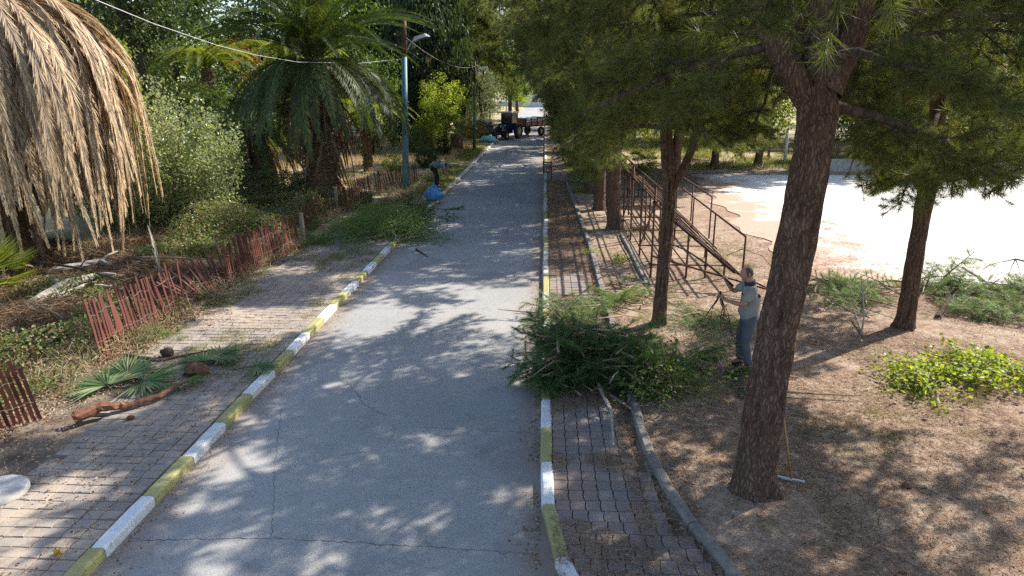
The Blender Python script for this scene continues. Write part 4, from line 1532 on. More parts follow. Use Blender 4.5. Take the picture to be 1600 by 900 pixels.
# pale house closing the road
root = empty('house', (-2.2, 152, 0), label='pale house at the far end of the road', cat='house')
MB().box((0, 0, 2.6), (9, 7, 5.4)).build('wall', M['house_wall'], root)
mb = MB(); mb.v = [(-5, -4, 5.3), (5, -4, 5.3), (5, 4, 5.3), (-5, 4, 5.3), (-2.5, 0, 7.2), (2.5, 0, 7.2)]
for f_ in ((0, 1, 5, 4), (1, 2, 5), (2, 3, 4, 5), (3, 0, 4), (3, 2, 1, 0)):
    mb.face(f_)
mb.build('roof', M['roof_tile'], root)
for x in (-2.8, 0, 2.8):
    for z in (1.5, 4.0):
        w_ = MB().box((x, -3.53, z), (1.15, .08, 1.3)).build('window', M['lamp_white'], root)
        MB().box((x, -3.58, z), (.95, .04, 1.1)).build('pane', M['glass'], w_)
tag(MB().box((-2, 149, .5), (16, .3, 1.0), ch=.03).build('boundary_wall', M['house_wall']), 'white wall across the far end of the road', 'wall')


# ------------------------------------------------------------------ tractor and trailer
def wheel(root, x, y, r, w, name='wheel'):
    wh = MB().tube([(x - w / 2 * .5, y, r), (x + w / 2 * .5, y, r)], [r * .35, r * .35], 10).build(name, M['tractor_dark'], root)
    mb = MB()
    prof = [(-w / 2, .58), (-w / 2, .9), (-w * .38, 1.0), (w * .38, 1.0), (w / 2, .9), (w / 2, .58)]
    n = 28
    for i in range(n):
        a = 2 * math.pi * i / n
        for q, (px_, pr) in enumerate(prof):
            rr = pr * r * (1 - (.035 if (i % 2 and pr > .95) else 0))
            mb.v.append((x + px_, y + rr * math.cos(a), r + rr * math.sin(a)))
    for i in range(n):
        j = (i + 1) % n
        for q in range(6):
            mb.face((i * 6 + q, i * 6 + (q + 1) % 6, j * 6 + (q + 1) % 6, j * 6 + q), 0, True)
    mb.build('tyre', M['tyre'], wh)
    s = 1 if x > 0 else -1
    MB().tube([(x + s * w * .22, y, r), (x + s * w * .40, y, r)], [r * .58, r * .5], 18).build('rim', M['rim'], wh)


tr_at = G(793, 218, 0)
root = empty('tractor', (tr_at.x, tr_at.y + .8, .01), R(-24), label='blue tractor with white roofed cab parked at the left of the road', cat='tractor')
S_ = .88
root.scale = (S_, S_, S_)
T_ = M['tractor_blue']
mb = MB().box((0, -1.15, 1.12), (.72, 1.65, .55), 0, None, .92, .05)
hood = mb.build('hood', T_, root)
MB().box((0, -2.0, 1.08), (.56, .03, .42)).build('grille', M['tractor_dark'], hood)
for s in (-1, 1):
    MB().tube([(s * .27, -1.99, 1.3), (s * .27, -2.05, 1.3)], [.085, .08], 10).build('headlight', M['lamp_white'], root)
    MB().box((s * .85, .45, 1.45), (.42, 1.15, .07), 0, None, .95, .02).build('mudguard', T_, root)
    MB().box((s * .85, -.12, 1.12), (.42, .06, .62), 0, Matrix.Rotation(.25, 3, 'X')).build('mudguard', T_, root)
MB().box((0, -.7, .72), (.5, 2.4, .42)).build('chassis', M['tractor_dark'], root)
MB().box((0, -1.95, .62), (1.25, .16, .14)).build('front_axle', M['tractor_dark'], root)
cab = MB().box((0, .35, 1.22), (1.15, 1.25, .6), ch=.02).build('cab_body', T_, root)
for sx in (-1, 1):
    for sy in (-.28, .98):
        MB().box((sx * .58, sy, 2.02), (.07, .07, 1.05), 0).build('cab_pillar', T_, root)
    MB().box((sx * .575, .35, 2.0), (.02, 1.15, .95)).build('side_window', M['glass'], root)
for sy, nm in ((-.27, 'windscreen'), (.97, 'rear_window')):
    MB().box((0, sy, 2.0), (1.08, .02, .95)).build(nm, M['glass'], root)
MB().box((0, .35, 2.58), (1.35, 1.5, .14), 0, None, .9, .03).build('cab_roof', M['lamp_white'], root)
MB().tube([(.3, -1.0, 1.35), (.3, -1.0, 2.1)], .035, 8).build('exhaust', M['tractor_dark'], root)
MB().box((0, -2.2, .62), (.7, .22, .3)).build('front_weight', T_, root)
for s in (-1, 1):
    wheel(root, s * .66, -1.6, .40, .24)
    wheel(root, s * .78, .75, .76, .36)
rz = root.rotation_euler.z
back = Vector((-math.sin(rz), math.cos(rz), 0))
tl = root.location + Vector((1.75, 3.9, 0))
root = empty('trailer', tl, R(-38), label='red sided farm trailer hitched behind the blue tractor', cat='trailer')
MB().box((0, 0, .92), (1.9, 3.3, .12)).build('bed', M['tractor_dark'], root)
for s in (-1, 1):
    for k in range(4):
        MB().box((s * .95, -1.24 + k * .83, 1.14), (.05, .79, .30)).build('side_board', M['trailer_pink'], root)
        MB().box((s * .95, -1.24 + k * .83, 1.46), (.05, .79, .30)).build('side_board', M['lamp_white'], root)
    for k in range(5):
        MB().box((s * .985, -1.65 + k * .83, 1.3), (.05, .07, .74)).build('stake', M['tractor_dark'], root)
    wheel(root, s * .82, .8, .42, .22)
MB().box((0, -1.66, 1.32), (1.86, .05, .7)).build('head_board', M['trailer_red'], root)
MB().box((0, 1.66, 1.32), (1.86, .05, .7)).build('tail_board', M['trailer_red'], root)
MB().tube([(0, -1.6, .75), (0, -3.0, .6)], .06, 6).build('drawbar', M['tractor_dark'], root)
MB().box((0, .8, .45), (1.5, .1, .1)).build('axle', M['tractor_dark'], root)
MB().ball((0, -.1, 1.45), .8, seg=14, rings=8, sq=(1.0, 1.9, .32)).build('load', M['cyan_bag'], root)


# ------------------------------------------------------------------ people
def skinned(name, verts, edges, rad, mats, parent, root_i=0, sub=2):
    me = bpy.data.meshes.new(name)
    me.from_pydata([tuple(v) for v in verts], edges, [])
    o = bpy.data.objects.new(name, me)
    COL.objects.link(o)
    md = o.modifiers.new('skin', 'SKIN'); md.use_smooth_shade = True
    sk = me.skin_vertices[0].data
    for i, r_ in enumerate(rad):
        sk[i].radius = r_ if isinstance(r_, tuple) else (r_, r_)
        sk[i].use_root = (i == root_i)
    s2 = o.modifiers.new('sub', 'SUBSURF'); s2.levels = s2.render_levels = sub
    dg = bpy.context.evaluated_depsgraph_get()
    m2 = bpy.data.meshes.new_from_object(o.evaluated_get(dg))
    m2.name = name
    bpy.data.objects.remove(o)
    m2.materials.clear()
    for m_ in mats:
        m2.materials.append(m_)
    m2.polygons.foreach_set('use_smooth', [True] * len(m2.polygons))
    return link(name, m2, parent)


def person(label, loc, rz, J, shirt, trousers, grip=(), sc_=1.0):
    """J: joints in a frame with x forward, y to the person's left, z up"""
    root = empty('person', loc, rz, label=label, cat='person')
    root.scale = (sc_ * 1.08, sc_ * 1.12, sc_)
    V3 = {k: Vector(v) for k, v in J.items()}
    names = ['pelvis', 'spine', 'chest', 'neck', 'skull_base', 'crown', 'shL', 'elL', 'wrL', 'haL', 'shR', 'elR', 'wrR', 'haR', 'hipL', 'knL', 'anL', 'toL', 'hipR', 'knR', 'anR', 'toR']
    rr = {'pelvis': (.10, .09), 'spine': (.10, .09), 'chest': (.12, .095), 'neck': .058, 'skull_base': (.082, .075), 'crown': (.078, .085), 'shL': .062, 'elL': .044, 'wrL': .03, 'haL': (.036, .022), 'hipL': .075, 'knL': .052, 'anL': .042, 'toL': .035}
    verts = [V3[n] for n in names]
    rad = [rr.get(n, rr.get(n[:-1] + 'L')) for n in names]
    ix = {n: i for i, n in enumerate(names)}
    E_ = [('pelvis', 'spine'), ('spine', 'chest'), ('chest', 'neck'), ('neck', 'skull_base'), ('skull_base', 'crown')]
    for s in 'LR':
        E_ += [('chest', 'sh' + s), ('sh' + s, 'el' + s), ('el' + s, 'wr' + s), ('wr' + s, 'ha' + s), ('pelvis', 'hip' + s), ('hip' + s, 'kn' + s), ('kn' + s, 'an' + s), ('an' + s, 'to' + s)]
    ed = [(ix[a], ix[b_]) for a, b_ in E_]
    for s in 'LR':
        h, w = V3['ha' + s], V3['wr' + s]
        f = (h - w).normalized()
        up_ = Vector((0, 0, 1)); up_ = (up_ - f * up_.dot(f)).normalized()
        sd_ = f.cross(up_)
        for q, (o_, l_) in enumerate(((-.027, .062), (-.009, .072), (.009, .068), (.027, .055))):
            b0 = len(verts)
            p0 = h + up_ * o_ + f * .012
            inn = sd_ * (-1 if s == 'L' else 1)
            verts += [p0 + f * l_ * .5, p0 + f * l_ * .75 + inn * l_ * .35, p0 + f * l_ * .55 + inn * l_ * .75]
            rad += [.0095, .0085, .0075]
            ed += [(ix['ha' + s], b0), (b0, b0 + 1), (b0 + 1, b0 + 2)]
        b0 = len(verts)
        t0 = w.lerp(h, .55) + up_ * .03
        verts += [t0, t0 + f * .03 + up_ * .018 + inn * .02, t0 + f * .055 + up_ * .008 + inn * .038]
        rad += [.012, .0105, .009]
        ed += [(ix['ha' + s], b0), (b0, b0 + 1), (b0 + 1, b0 + 2)]
    skinned('body', verts, ed, rad, [M['skin']], root)
    # head details on the side of the face
    hd, cr_ = V3['skull_base'], V3['crown']
    upv = (cr_ - hd).normalized()
    fw = Vector(J['face']).normalized()
    lf = upv.cross(fw).normalized()
    c = hd.lerp(cr_, .55)
    Bm = Matrix((fw, lf, upv)).transposed()

    def blob(name, off, r_, sq, mat, n=10):
        mb = MB().ball((0, 0, 0), r_, seg=n, rings=8, sq=sq)
        mb.v = [tuple(Bm @ Vector(p) + c + Bm @ Vector(off)) for p in mb.v]
        return mb.build(name, M[mat], root)
    hdm = blob('face', (.012, 0, -.01), .098, (.98, .80, 1.22), 'skin', 18)
    blob('nose', (.108, 0, -.012), .018, (.9, .7, 1.3), 'skin')
    blob('chin', (.072, 0, -.098), .036, (.9, 1.0, .7), 'skin')
    for s in (-1, 1):
        blob('ear', (-.005, s * .082, -.012), .03, (.55, .3, 1.0), 'skin')
        blob('eye', (.092, s * .032, .012), .012, (.6, 1, .6), 'hair')
    blob('mouth', (.098, 0, -.058), .016, (.5, 1.3, .25), 'collar')
    # cropped hair round the back and sides
    mb = MB()
    nth, nph = 10, 20
    for i in range(nth + 1):
        th = math.pi * (.14 + .46 * i / nth)
        for k in range(nph + 1):
            ph = math.pi * (.45 + 1.10 * k / nph)
            p = Vector((.012 + .103 * .98 * math.sin(th) * math.cos(ph), .103 * .83 * math.sin(th) * math.sin(ph), -.002 + .103 * 1.2 * math.cos(th)))
            mb.v.append(tuple(Bm @ p + c))
    for i in range(nth):
        for k in range(nph):
            a = i * (nph + 1) + k
            mb.face((a, a + 1, a + nph + 2, a + nph + 1), 0, True)
    mb.build('hair', M['hair'], root)
    # shirt: torso and short sleeves
    sv = [V3['pelvis'] + (V3['spine'] - V3['pelvis']) * -.55, V3['spine'], V3['chest'], V3['chest'].lerp(V3['neck'], .6)]
    sr = [(.188, .165), (.178, .155), (.182, .145), (.085, .08)]
    se = [(0, 1), (1, 2), (2, 3)]
    for s in 'LR':
        b0 = len(sv)
        sv += [V3['sh' + s], V3['sh' + s].lerp(V3['el' + s], .45), V3['sh' + s].lerp(V3['el' + s], .82)]
        sr += [.083, .078, .074]
        se += [(2, b0), (b0, b0 + 1), (b0 + 1, b0 + 2)]
    skinned('shirt', sv, se, sr, [M[shirt]], root, 1)
    MB().tube([V3['chest'].lerp(V3['neck'], .72), V3['neck'] + (V3['skull_base'] - V3['neck']) * .25], [.088, .078], 14, cap=False).build('collar', M['collar'], root)
    tv = [V3['spine'].lerp(V3['pelvis'], .35), V3['pelvis'] + (V3['pelvis'] - V3['spine']).normalized() * .02]
    trr = [(.150, .135), (.17, .15)]
    te = [(0, 1)]
    for s in 'LR':
        b0 = len(tv)
        tv += [V3['hip' + s], V3['hip' + s].lerp(V3['kn' + s], .5), V3['kn' + s], V3['kn' + s].lerp(V3['an' + s], .6), V3['an' + s] + Vector((0, 0, .0))]
        trr += [.108, .098, .078, .072, .07]
        te += [(1, b0), (b0, b0 + 1), (b0 + 1, b0 + 2), (b0 + 2, b0 + 3), (b0 + 3, b0 + 4)]
    skinned('trousers', tv, te, trr, [M[trousers]], root, 1)
    for s in 'LR':
        a_, t_ = V3['an' + s], V3['to' + s]
        skinned('shoe', [a_ + Vector((-.05, 0, -.045)), a_.lerp(t_, .5) + Vector((0, 0, -.03)), t_], [(0, 1), (1, 2)], [(.048, .04), (.048, .035), (.045, .03)], [M['shoe']], root)
    return root


J1 = dict(pelvis=(-.02, 0, .94), spine=(.0, 0, 1.12), chest=(-.01, 0, 1.34), neck=(.025, 0, 1.50), skull_base=(.06, 0, 1.585), crown=(.085, 0, 1.70),
          shL=(-.0, .19, 1.42), elL=(.14, .25, 1.19), wrL=(.37, .19, 1.235), haL=(.44, .16, 1.27), shR=(.02, -.19, 1.42), elR=(.21, -.24, 1.25), wrR=(.33, -.16, 1.42), haR=(.36, -.13, 1.49),
          hipL=(-.01, .09, .88), knL=(.03, .11, .49), anL=(-.05, .12, .10), toL=(.10, .13, .04), hipR=(-.01, -.09, .88), knR=(.07, -.10, .49), anR=(.03, -.11, .10), toR=(.18, -.12, .04), face=(1, .1, -.28))
man = G(1161, 575)
person('man in grey polo shirt and blue-grey jeans holding dry twigs near the leaning pine', man, math.pi - .12, J1, 'shirt', 'jeans', sc_=1.0)
J2 = dict(pelvis=(-.16, 0, .92), spine=(.0, 0, 1.02), chest=(.25, 0, 1.04), neck=(.42, 0, .98), skull_base=(.51, 0, .95), crown=(.62, 0, .92),
          shL=(.32, .19, .99), elL=(.36, .2, .70), wrL=(.40, .16, .47), haL=(.41, .15, .40), shR=(.32, -.19, .99), elR=(.40, -.2, .72), wrR=(.46, -.16, .50), haR=(.47, -.15, .43),
          hipL=(-.14, .09, .88), knL=(-.02, .11, .48), anL=(-.10, .12, .10), toL=(.06, .13, .04), hipR=(-.12, -.09, .88), knR=(.06, -.10, .49), anR=(.04, -.11, .10), toR=(.19, -.12, .04), face=(.3, 0, -1))
person('man bending over by the left kerb near the blue bag', G(683, 293), R(-8), J2, 'shirt_far', 'trouser_dark', sc_=1.05)


# twigs the man holds
def twig_bundle(label, hand, seed, n=7, ln=1.1):
    rs_ = random.Random(seed)
    root = empty('cut_branch', hand, label=label, cat='branch')
    mb = MB(); P, D = [], []
    for i in range(n):
        d = Vector((rs_.gauss(.1, .25), rs_.gauss(0, .2), -1)).normalized()
        L_ = ln * rs_.uniform(.6, 1.15)
        q = [Vector((0, 0, .12 * rs_.random()))]
        for s in range(5):
            q.append(q[-1] + (d + Vector((rs_.gauss(0, .2), rs_.gauss(0, .2), 0))) * L_ / 5)
        mb.tube(q, [.011, .009, .007, .005, .004, .003], 4, cap=False)
        for s in range(2, 6):
            for k in range(2):
                e = q[s] + Vector((rs_.gauss(0, .14), rs_.gauss(0, .14), -.18 * rs_.random()))
                mb.tube([q[s], e], [.004, .002], 3, cap=False)
                for w in range(16):
                    P.append(tuple(e)); D.append((rs_.gauss(0, 1), rs_.gauss(0, 1), rs_.gauss(-.6, .7)))
    mb.build('stem', M['dark_bark'], root)
    v, f = needle_arrays(np.array(P), unit(np.array(D)), .12, .005)
    link('needles', np_mesh('needles', v, f, M['needle_cut']), root)


def wpt(p, rz_, base_):
    return base_ + Matrix.Rotation(rz_, 3, 'Z') @ Vector(p)


twig_bundle('drooping half bare pine twigs held in the man\'s left hand', wpt((.49, .14, 1.27), math.pi - .12, man), 3)
q = wpt((.40, -.12, 1.47), math.pi - .12, man)
root = empty('cut_branch', q, label='long thin dark branch the man holds up near his chin', cat='branch')
MB().tube([(.15, .05, -.1), (0, 0, .03), (-.25, .15, .22), (-.6, .4, .42), (-.9, .6, .5)], [.02, .02, .018, .014, .008], 6).build('stem', M['dark_bark'], root)

# rake against the leaning pine
b = G(1236, 752)
tp = A(1223, 648, b.y - .1)
root = empty('rake', b, label='rake with varnished wooden handle leaning by the leaning pine trunk', cat='rake')
MB().tube([(0, 0, .04), tuple(tp - b)], .013, 7).build('handle', M['yellow_handle'], root)
MB().box((-.02, 0, .03), (.34, .025, .025), 0, Matrix.Rotation(-.35, 3, 'Z')).build('head', M['lamp_white'], root)
for i in range(9):
    a = Matrix.Rotation(-.35, 3, 'Z') @ Vector((-.16 + i * .04, 0, 0))
    MB().box((a.x - .02, a.y, .0), (.008, .01, .07)).build('tine', M['tractor_dark'], root)


# ------------------------------------------------------------------ heaps of cut greenery
def heap(name, label, pts, n, meshes, h, spread=.35, sc_=(.7, 1.1), sticks=4, tilt=(-.1, .5), cat='branch pile', az0=None, stick_mat='wood_dry', stick_r=.02, sub='bough'):
    """boughs laid over each other around a list of ground points"""
    rs_ = random.Random(hash(label) % 9999 if False else sum(map(ord, label)))
    base = Vector(pts[0])
    root = empty(name, base, label=label, cat=cat)
    for i in range(n):
        p = Vector(rs_.choice(pts)) - base
        zz = rs_.random() ** 1.3 * h
        k = 1 - .5 * zz / max(h, .01)
        p += Vector((rs_.gauss(0, spread) * k, rs_.gauss(0, spread) * k, zz + .05))
        az = rs_.uniform(0, 6.28) if az0 is None else rs_.gauss(az0, .7)
        s = rs_.uniform(*sc_)
        Mx = Matrix.Translation(p) @ Matrix.Rotation(az, 4, 'Z') @ Matrix.Rotation(-rs_.uniform(*tilt), 4, 'Y') @ Matrix.Rotation(rs_.gauss(0, .5), 4, 'X') @ Matrix.Diagonal((s, s, s * .7, 1)) @ Matrix.Translation((-.55, 0, .03))
        o_ = place(sub, rs_.choice(meshes), root, Mx)
        if sub == 'leafy_shoot':
            o_['kind'] = 'stuff'
    for i in range(sticks):
        p = Vector(rs_.choice(pts)) - base + Vector((rs_.gauss(0, spread), rs_.gauss(0, spread), .06 + h * .5 * rs_.random()))
        a = rs_.uniform(0, 6.28)
        L_ = rs_.uniform(.5, 1.3)
        q = [p + Vector((math.cos(a) * L_ * t, math.sin(a) * L_ * t, .12 * math.sin(3 * t + i) * h)) for t in (0, .35, .7, 1)]
        MB().tube(q, [stick_r, stick_r * .85, stick_r * .6, stick_r * .25], 5, wob=.2).build('branch', M[stick_mat], root)
    return root


def clump_mesh(name, n, r, leaf, mat, flat=.6, seed=0, wide=.7):
    rs_ = np.random.default_rng(seed)
    P = rs_.normal(size=(n, 3)) * np.array([r * .45, r * .3, r * .22 * flat])
    D = unit(rs_.normal(size=(n, 3)) * np.array([1, 1, .5]) + np.array([.3, 0, .2]))
    v, f = leaf_arrays(P, D, leaf * rs_.uniform(.6, 1.2, n), leaf * wide, .18)
    mb = MB()
    for i in range(5):
        a = i * 1.3
        mb.tube([(-r * .5, 0, 0), (0, 0, .02), (r * .5 * math.cos(a * .4 - .8), r * .4 * math.sin(a * .7 - 1.5), .05)], [.008, .006, .003], 3, cap=False)
    v0, f0 = mb_tris(mb)
    V, F, I = join_arrays([(v0, f0, 1), (v, f, 0)])
    return np_mesh(name, V, F, [M[mat], M['wood_dry']], midx=I)


CL_DARK = [clump_mesh('leafy_shoot', 240, 1.0, .065, 'leaf_cut', seed=s) for s in range(3)]
CL_BROAD = [clump_mesh('leafy_shoot', 90, .95, .105, 'leaf_mid', .8, seed=s + 5, wide=.8) for s in range(3)]
CL_LIME = [clump_mesh('leafy_shoot', 85, 1.0, .14, 'leaf_lime', .7, seed=s + 9, wide=.95) for s in range(3)]

heap('pile_of_branches', 'big dark green heap of pine branches over the right kerb', [G(850, 590), G(880, 600), G(915, 600), G(960, 600), G(900, 595), G(865, 605), G(990, 605)], 100, HEAP_BOUGH, .9, .15, (.65, 1.0), 10, (-.1, .35))
heap('pile_of_branches', 'leafy broad-leaved branches on the right side of the big heap', [G(985, 605), G(1010, 612), G(1035, 602), G(1000, 598)], 34, CL_BROAD, .45, .2, (.6, .9), 6, (-.2, .6), sub='leafy_shoot')
heap('pile_of_branches', 'pale green pine boughs lying across the pavement beyond the big heap', [G(865, 495), G(890, 500), G(920, 490), G(945, 475), G(890, 480), G(970, 470)], 22, CUT_BOUGH, .12, .28, (.7, 1.1), 8, (-.05, .2))
heap('pile_of_branches', 'scattered pine boughs lying around the man\'s feet', [G(1080, 570), G(1110, 590), G(1140, 600), G(1180, 580), G(1100, 560)], 13, HEAP_BOUGH, .08, .3, (.5, .8), 6, (-.05, .3))
heap('pile_of_branches', 'cut pine boughs along the court edge between the two right trunks', [G(1290, 455), G(1320, 450), G(1350, 470), G(1390, 455), G(1330, 485)], 24, CUT_BOUGH, .2, .3, (.7, 1.1), 8, (-.05, .4))
heap('pile_of_branches', 'cut pine boughs along the court edge right of the medium pine', [G(1470, 455), G(1510, 460), G(1550, 465), G(1600, 460), G(1520, 490), G(1580, 490), G(1640, 470)], 44, CUT_BOUGH, .22, .35, (.7, 1.15), 14, (-.05, .4))
heap('pile_of_branches', 'thin green clippings lying between slender pine and tubular frame', [G(960, 480), G(1000, 470), G(1080, 500), G(980, 440), G(1120, 510)], 12, CUT_BOUGH, .05, .4, (.6, 1.0), 5, (-.05, .1))
heap('pile_of_branches', 'heap of green hedge clippings across the left pavement', [G(545, 375), G(575, 372), G(600, 368), G(625, 365), G(612, 355), G(590, 358), G(635, 372)], 62, CL_DARK, .55, .32, (.8, 1.15), 6, (-.1, .4), sub='leafy_shoot')
heap('pile_of_branches', 'thin spread of green leaves left of the hedge clippings', [G(520, 382), G(500, 378), G(545, 388), G(560, 392)], 14, CL_DARK, .08, .4, (.6, .9), 2, (-.05, .1), sub='leafy_shoot')
heap('pile_of_branches', 'brown and grey dry branches on the kerb before the blue bag', [G(640, 345), G(660, 338), G(668, 345), G(650, 325), G(680, 335)], 14, HEAP_BOUGH, .3, .3, (.6, 1.0), 12, (0, .6), stick_mat='wood_pale')
heap('pile_of_dead_fronds', 'grey-brown pile of dead palm fronds at the foot of the blue lamp pole', [G(630, 318), G(645, 318), G(655, 312)], 14, BROWN, .5, .3, (.3, .45), 8, (-.9, .2), sub='dead_frond')
heap('pile_of_branches', 'fresh green cuttings behind the bending man', [G(672, 282), G(664, 284)], 12, CL_DARK, .3, .3, (.6, .9), 2, (-.1, .5), sub='leafy_shoot')
heap('ivy_patch', 'sunlit yellow-green leafy branches lying on the soil at the right edge', [G(1440, 605), G(1470, 595), G(1500, 600), G(1530, 590), G(1560, 600), G(1600, 595), G(1520, 575), G(1590, 620), G(1630, 600), G(1560, 575), G(1420, 600)], 34, CL_LIME, .12, .17, (.4, .75), 8, (-.1, .3), sub='leafy_shoot', cat='plant', stick_mat='grey_bark', stick_r=.012)
heap('small_plant', 'small bright green plant beside the short kerb stones', [G(965, 410)], 5, CL_LIME, .15, .08, (.25, .4), 0, (0, .6), cat='plant', sub='leafy_shoot')
heap('small_plant', 'small bright green plant at the grey edging', [G(924, 398)], 3, CL_LIME, .12, .05, (.2, .3), 0, (0, .6), cat='plant', sub='leafy_shoot')
heap('small_plant', 'dark leafy weed at the foot of the bowed red fence', [G(238, 528)], 7, CL_DARK, .25, .1, (.35, .5), 0, (0, .8), cat='plant', sub='leafy_shoot')

# single upright bough and broken sticks by the court
def lone(label, base, meshes, az, tilt, s, name='cut_branch', cat='branch', sub='bough'):
    root = empty(name, base, label=label, cat=cat)
    place(sub, meshes[0], root, Matrix.Translation((0, 0, .02)) @ Matrix.Rotation(az, 4, 'Z') @ Matrix.Rotation(-tilt, 4, 'Y') @ Matrix.Scale(s, 4))
    return root


lone('single pine bough standing up against the court, right of the medium pine', G(1462, 455), CUT_BOUGH, .2, .95, 1.05)
lone('second pine bough rising behind the upright one', G(1440, 450), CUT_BOUGH[1:], .9, .6, .8)


def stick(label, pts, r, mat='wood_dry', side=(), name='fallen_branch', cat='branch'):
    b_ = Vector(pts[0])
    root = empty(name, b_, label=label, cat=cat)
    n = len(pts)
    loc_ = [Vector(p) - b_ for p in pts]
    fine_ = []
    for i in range(n - 1):
        for k in range(6):
            fine_.append((loc_[i].lerp(loc_[i + 1], k / 6) + Vector((random.gauss(0, r * .08), random.gauss(0, r * .08), 0)), r * (1 - .7 * (i + k / 6) / (n - 1)) * random.uniform(.85, 1.12)))
    fine_.append((loc_[-1], r * .28))
    MB().tube([a for a, _ in fine_], [b for _, b in fine_], 9, wob=.38, sm=False).build('stem', M[mat], root)
    for i, d in side:
        MB().tube([loc_[i], loc_[i] + Vector(d) * .5 + Vector((0, 0, .03)), loc_[i] + Vector(d)], [r * .5, r * .35, r * .12], 5, wob=.2).build('side_shoot', M[mat], root)
    return root


def g(px, py, dz=0.0):
    p = G(px, py)
    p.z += dz
    return p


stick('thick broken branch propped beside the medium pine', [g(1466, 498, .02), g(1482, 476, .22), A(1497, 450, G(1482, 476).y)], .06, 'dark_bark')
stick('pale dry forked branch lying by the grey edging under the big heap', [A(935, 600, 9.9), g(955, 655, .12), g(958, 698, .03)], .035, 'wood_pale')
stick('brown cut branch end poking out of the big heap', [A(930, 590, 10.2), A(950, 615, 9.8), g(985, 648, .1)], .05, 'wood_dry')
stick('pale forked twig standing between the two right trunks', [g(1345, 525, .02), A(1350, 495, 12.4), A(1348, 455, 12.5), A(1345, 430, 12.6)], .022, 'wood_pale', [(1, (-.45, 0, .3)), (2, (.22, 0, .25)), (1, (.25, .1, .22)), (2, (-.2, 0, .2))])
stick('crooked brown branch lying left of the medium pine', [g(1348, 528, .03), g(1335, 500, .12), A(1300, 470, 13.6), A(1285, 455, 14)], .025, 'wood_dry')
stick('dry branch lying over the clippings at the right edge', [g(1610, 440, .45), g(1580, 436, .5), g(1550, 433, .35)], .03, 'wood_dry', [(1, (-.1, 0, -.45)), (1, (.2, 0, -.4)), (2, (-.3, 0, -.2))])
stick('long brown branch on the clippings near the court, right side', [g(1500, 440, .35), g(1545, 462, .25), g(1590, 480, .1)], .028, 'wood_dry', [(1, (.3, .1, .15)), (1, (-.3, -.1, .1))])
stick('thin dark stick lying in the road by the hedge clippings', [g(650, 385, -.09), g(662, 392, -.09), g(668, 396, -.09)], .03, 'dark_bark')
stick('pale split log lying under the dead palm', [g(45, 500, .15), g(100, 468, .32), g(150, 452, .3), g(200, 445, .2)], .17, 'wood_pale', [(1, (-.5, .3, .1)), (2, (.6, -.1, .1))], 'log', 'log')
stick('long grey log behind the first one in the debris', [g(90, 440, .3), g(160, 430, .35), g(240, 452, .2)], .10, 'wood_pale', [(1, (.3, .3, .2))], 'log', 'log')
stick('thin pale branch sticking out over the bowed fence', [g(165, 418, .3), g(200, 430, .35), g(245, 436, .5)], .04, 'wood_pale')
stick('curved dry palm leaf stalk with red-brown sheath on the pavement edge', [g(115, 662, .06), g(160, 648, .12), g(200, 640, .07), g(250, 625, .06), g(292, 603, .1)], .085, 'sheath', (), 'palm_stalk', 'palm stalk')
stick('dark curved palm stalk above the cut fan leaves', [g(200, 565, .12), g(250, 572, .10), g(300, 560, .08), g(345, 548, .05)], .035, 'dark_bark', [(1, (-.3, -.1, .05))], 'palm_stalk', 'palm stalk')
stick('second thin palm stalk on the pavement, close to the first', [g(225, 590, .06), g(280, 575, .08), g(330, 570, .08), g(370, 572, .03)], .03, 'dark_bark', (), 'palm_stalk', 'palm stalk')
stick('stick lying in the shade behind the date palm foot', [A(455, 285, 27), A(478, 305, 27), A(492, 318, 27)], .06, 'wood_pale')

stick('stout brown trunk piece lying among the litter left of the bowed fence', [g(20, 470, .2), g(70, 455, .28), g(120, 450, .25)], .13, 'dark_bark', [(1, (.2, .2, .25))], 'log', 'log')
stick('grey split bark lying nearest the bowed fence', [g(95, 485, .3), g(140, 470, .36), g(185, 468, .3)], .07, 'wood_pale', [(1, (.3, -.1, .1))], 'log', 'log')
stick('thin dark branch crossing the debris under the dead palm', [g(60, 440, .5), g(130, 455, .55), g(210, 470, .4), g(250, 478, .3)], .035, 'dark_bark', [(1, (.2, .3, .3)), (2, (.3, .1, .25))])
stick('dry brown branch above the collapsed red slats', [g(210, 430, .45), g(270, 440, .6), g(330, 436, .5)], .04, 'wood_dry', [(1, (.2, .2, .3))])
# palm husks: fibrous brown lumps
for lb, px, py, r_, sq in (('brown fibrous palm husk lying on the paving', 308, 585, .17, (1.25, .8, .7)), ('dark round palm husk near the fence', 262, 556, .11, (1, 1, .8)), ('small pine cone on the shaded soil', 1417, 762, .05, (1.1, .8, .8)),
                           ('brown husk fragment near the curved stalk', 204, 655, .05, (1, 1, .6))):
    p = g(px, py, r_ * sq[2] * .7)
    mb = MB().ball((0, 0, 0), r_, seg=14, rings=9, sq=sq)
    mb.v = [(x + random.gauss(0, r_ * .12), y + random.gauss(0, r_ * .12), z + random.gauss(0, r_ * .1)) for x, y, z in mb.v]
    root = empty('pine_cone' if 'cone' in lb else 'palm_husk', p, label=lb, cat='pine cone' if 'cone' in lb else 'palm husk')
    mb.build('core', M['sheath'] if 'dark' not in lb else M['dark_bark'], root)
    n = 260
    D = rand_dirs(n)
    v, f = needle_arrays(D * r_ * np.array(sq) * .8, unit(D + rand_dirs(n) * .8), r_ * .55, .006)
    link('fibres', np_mesh('fibres', v, f, M['palm_brown']), root)

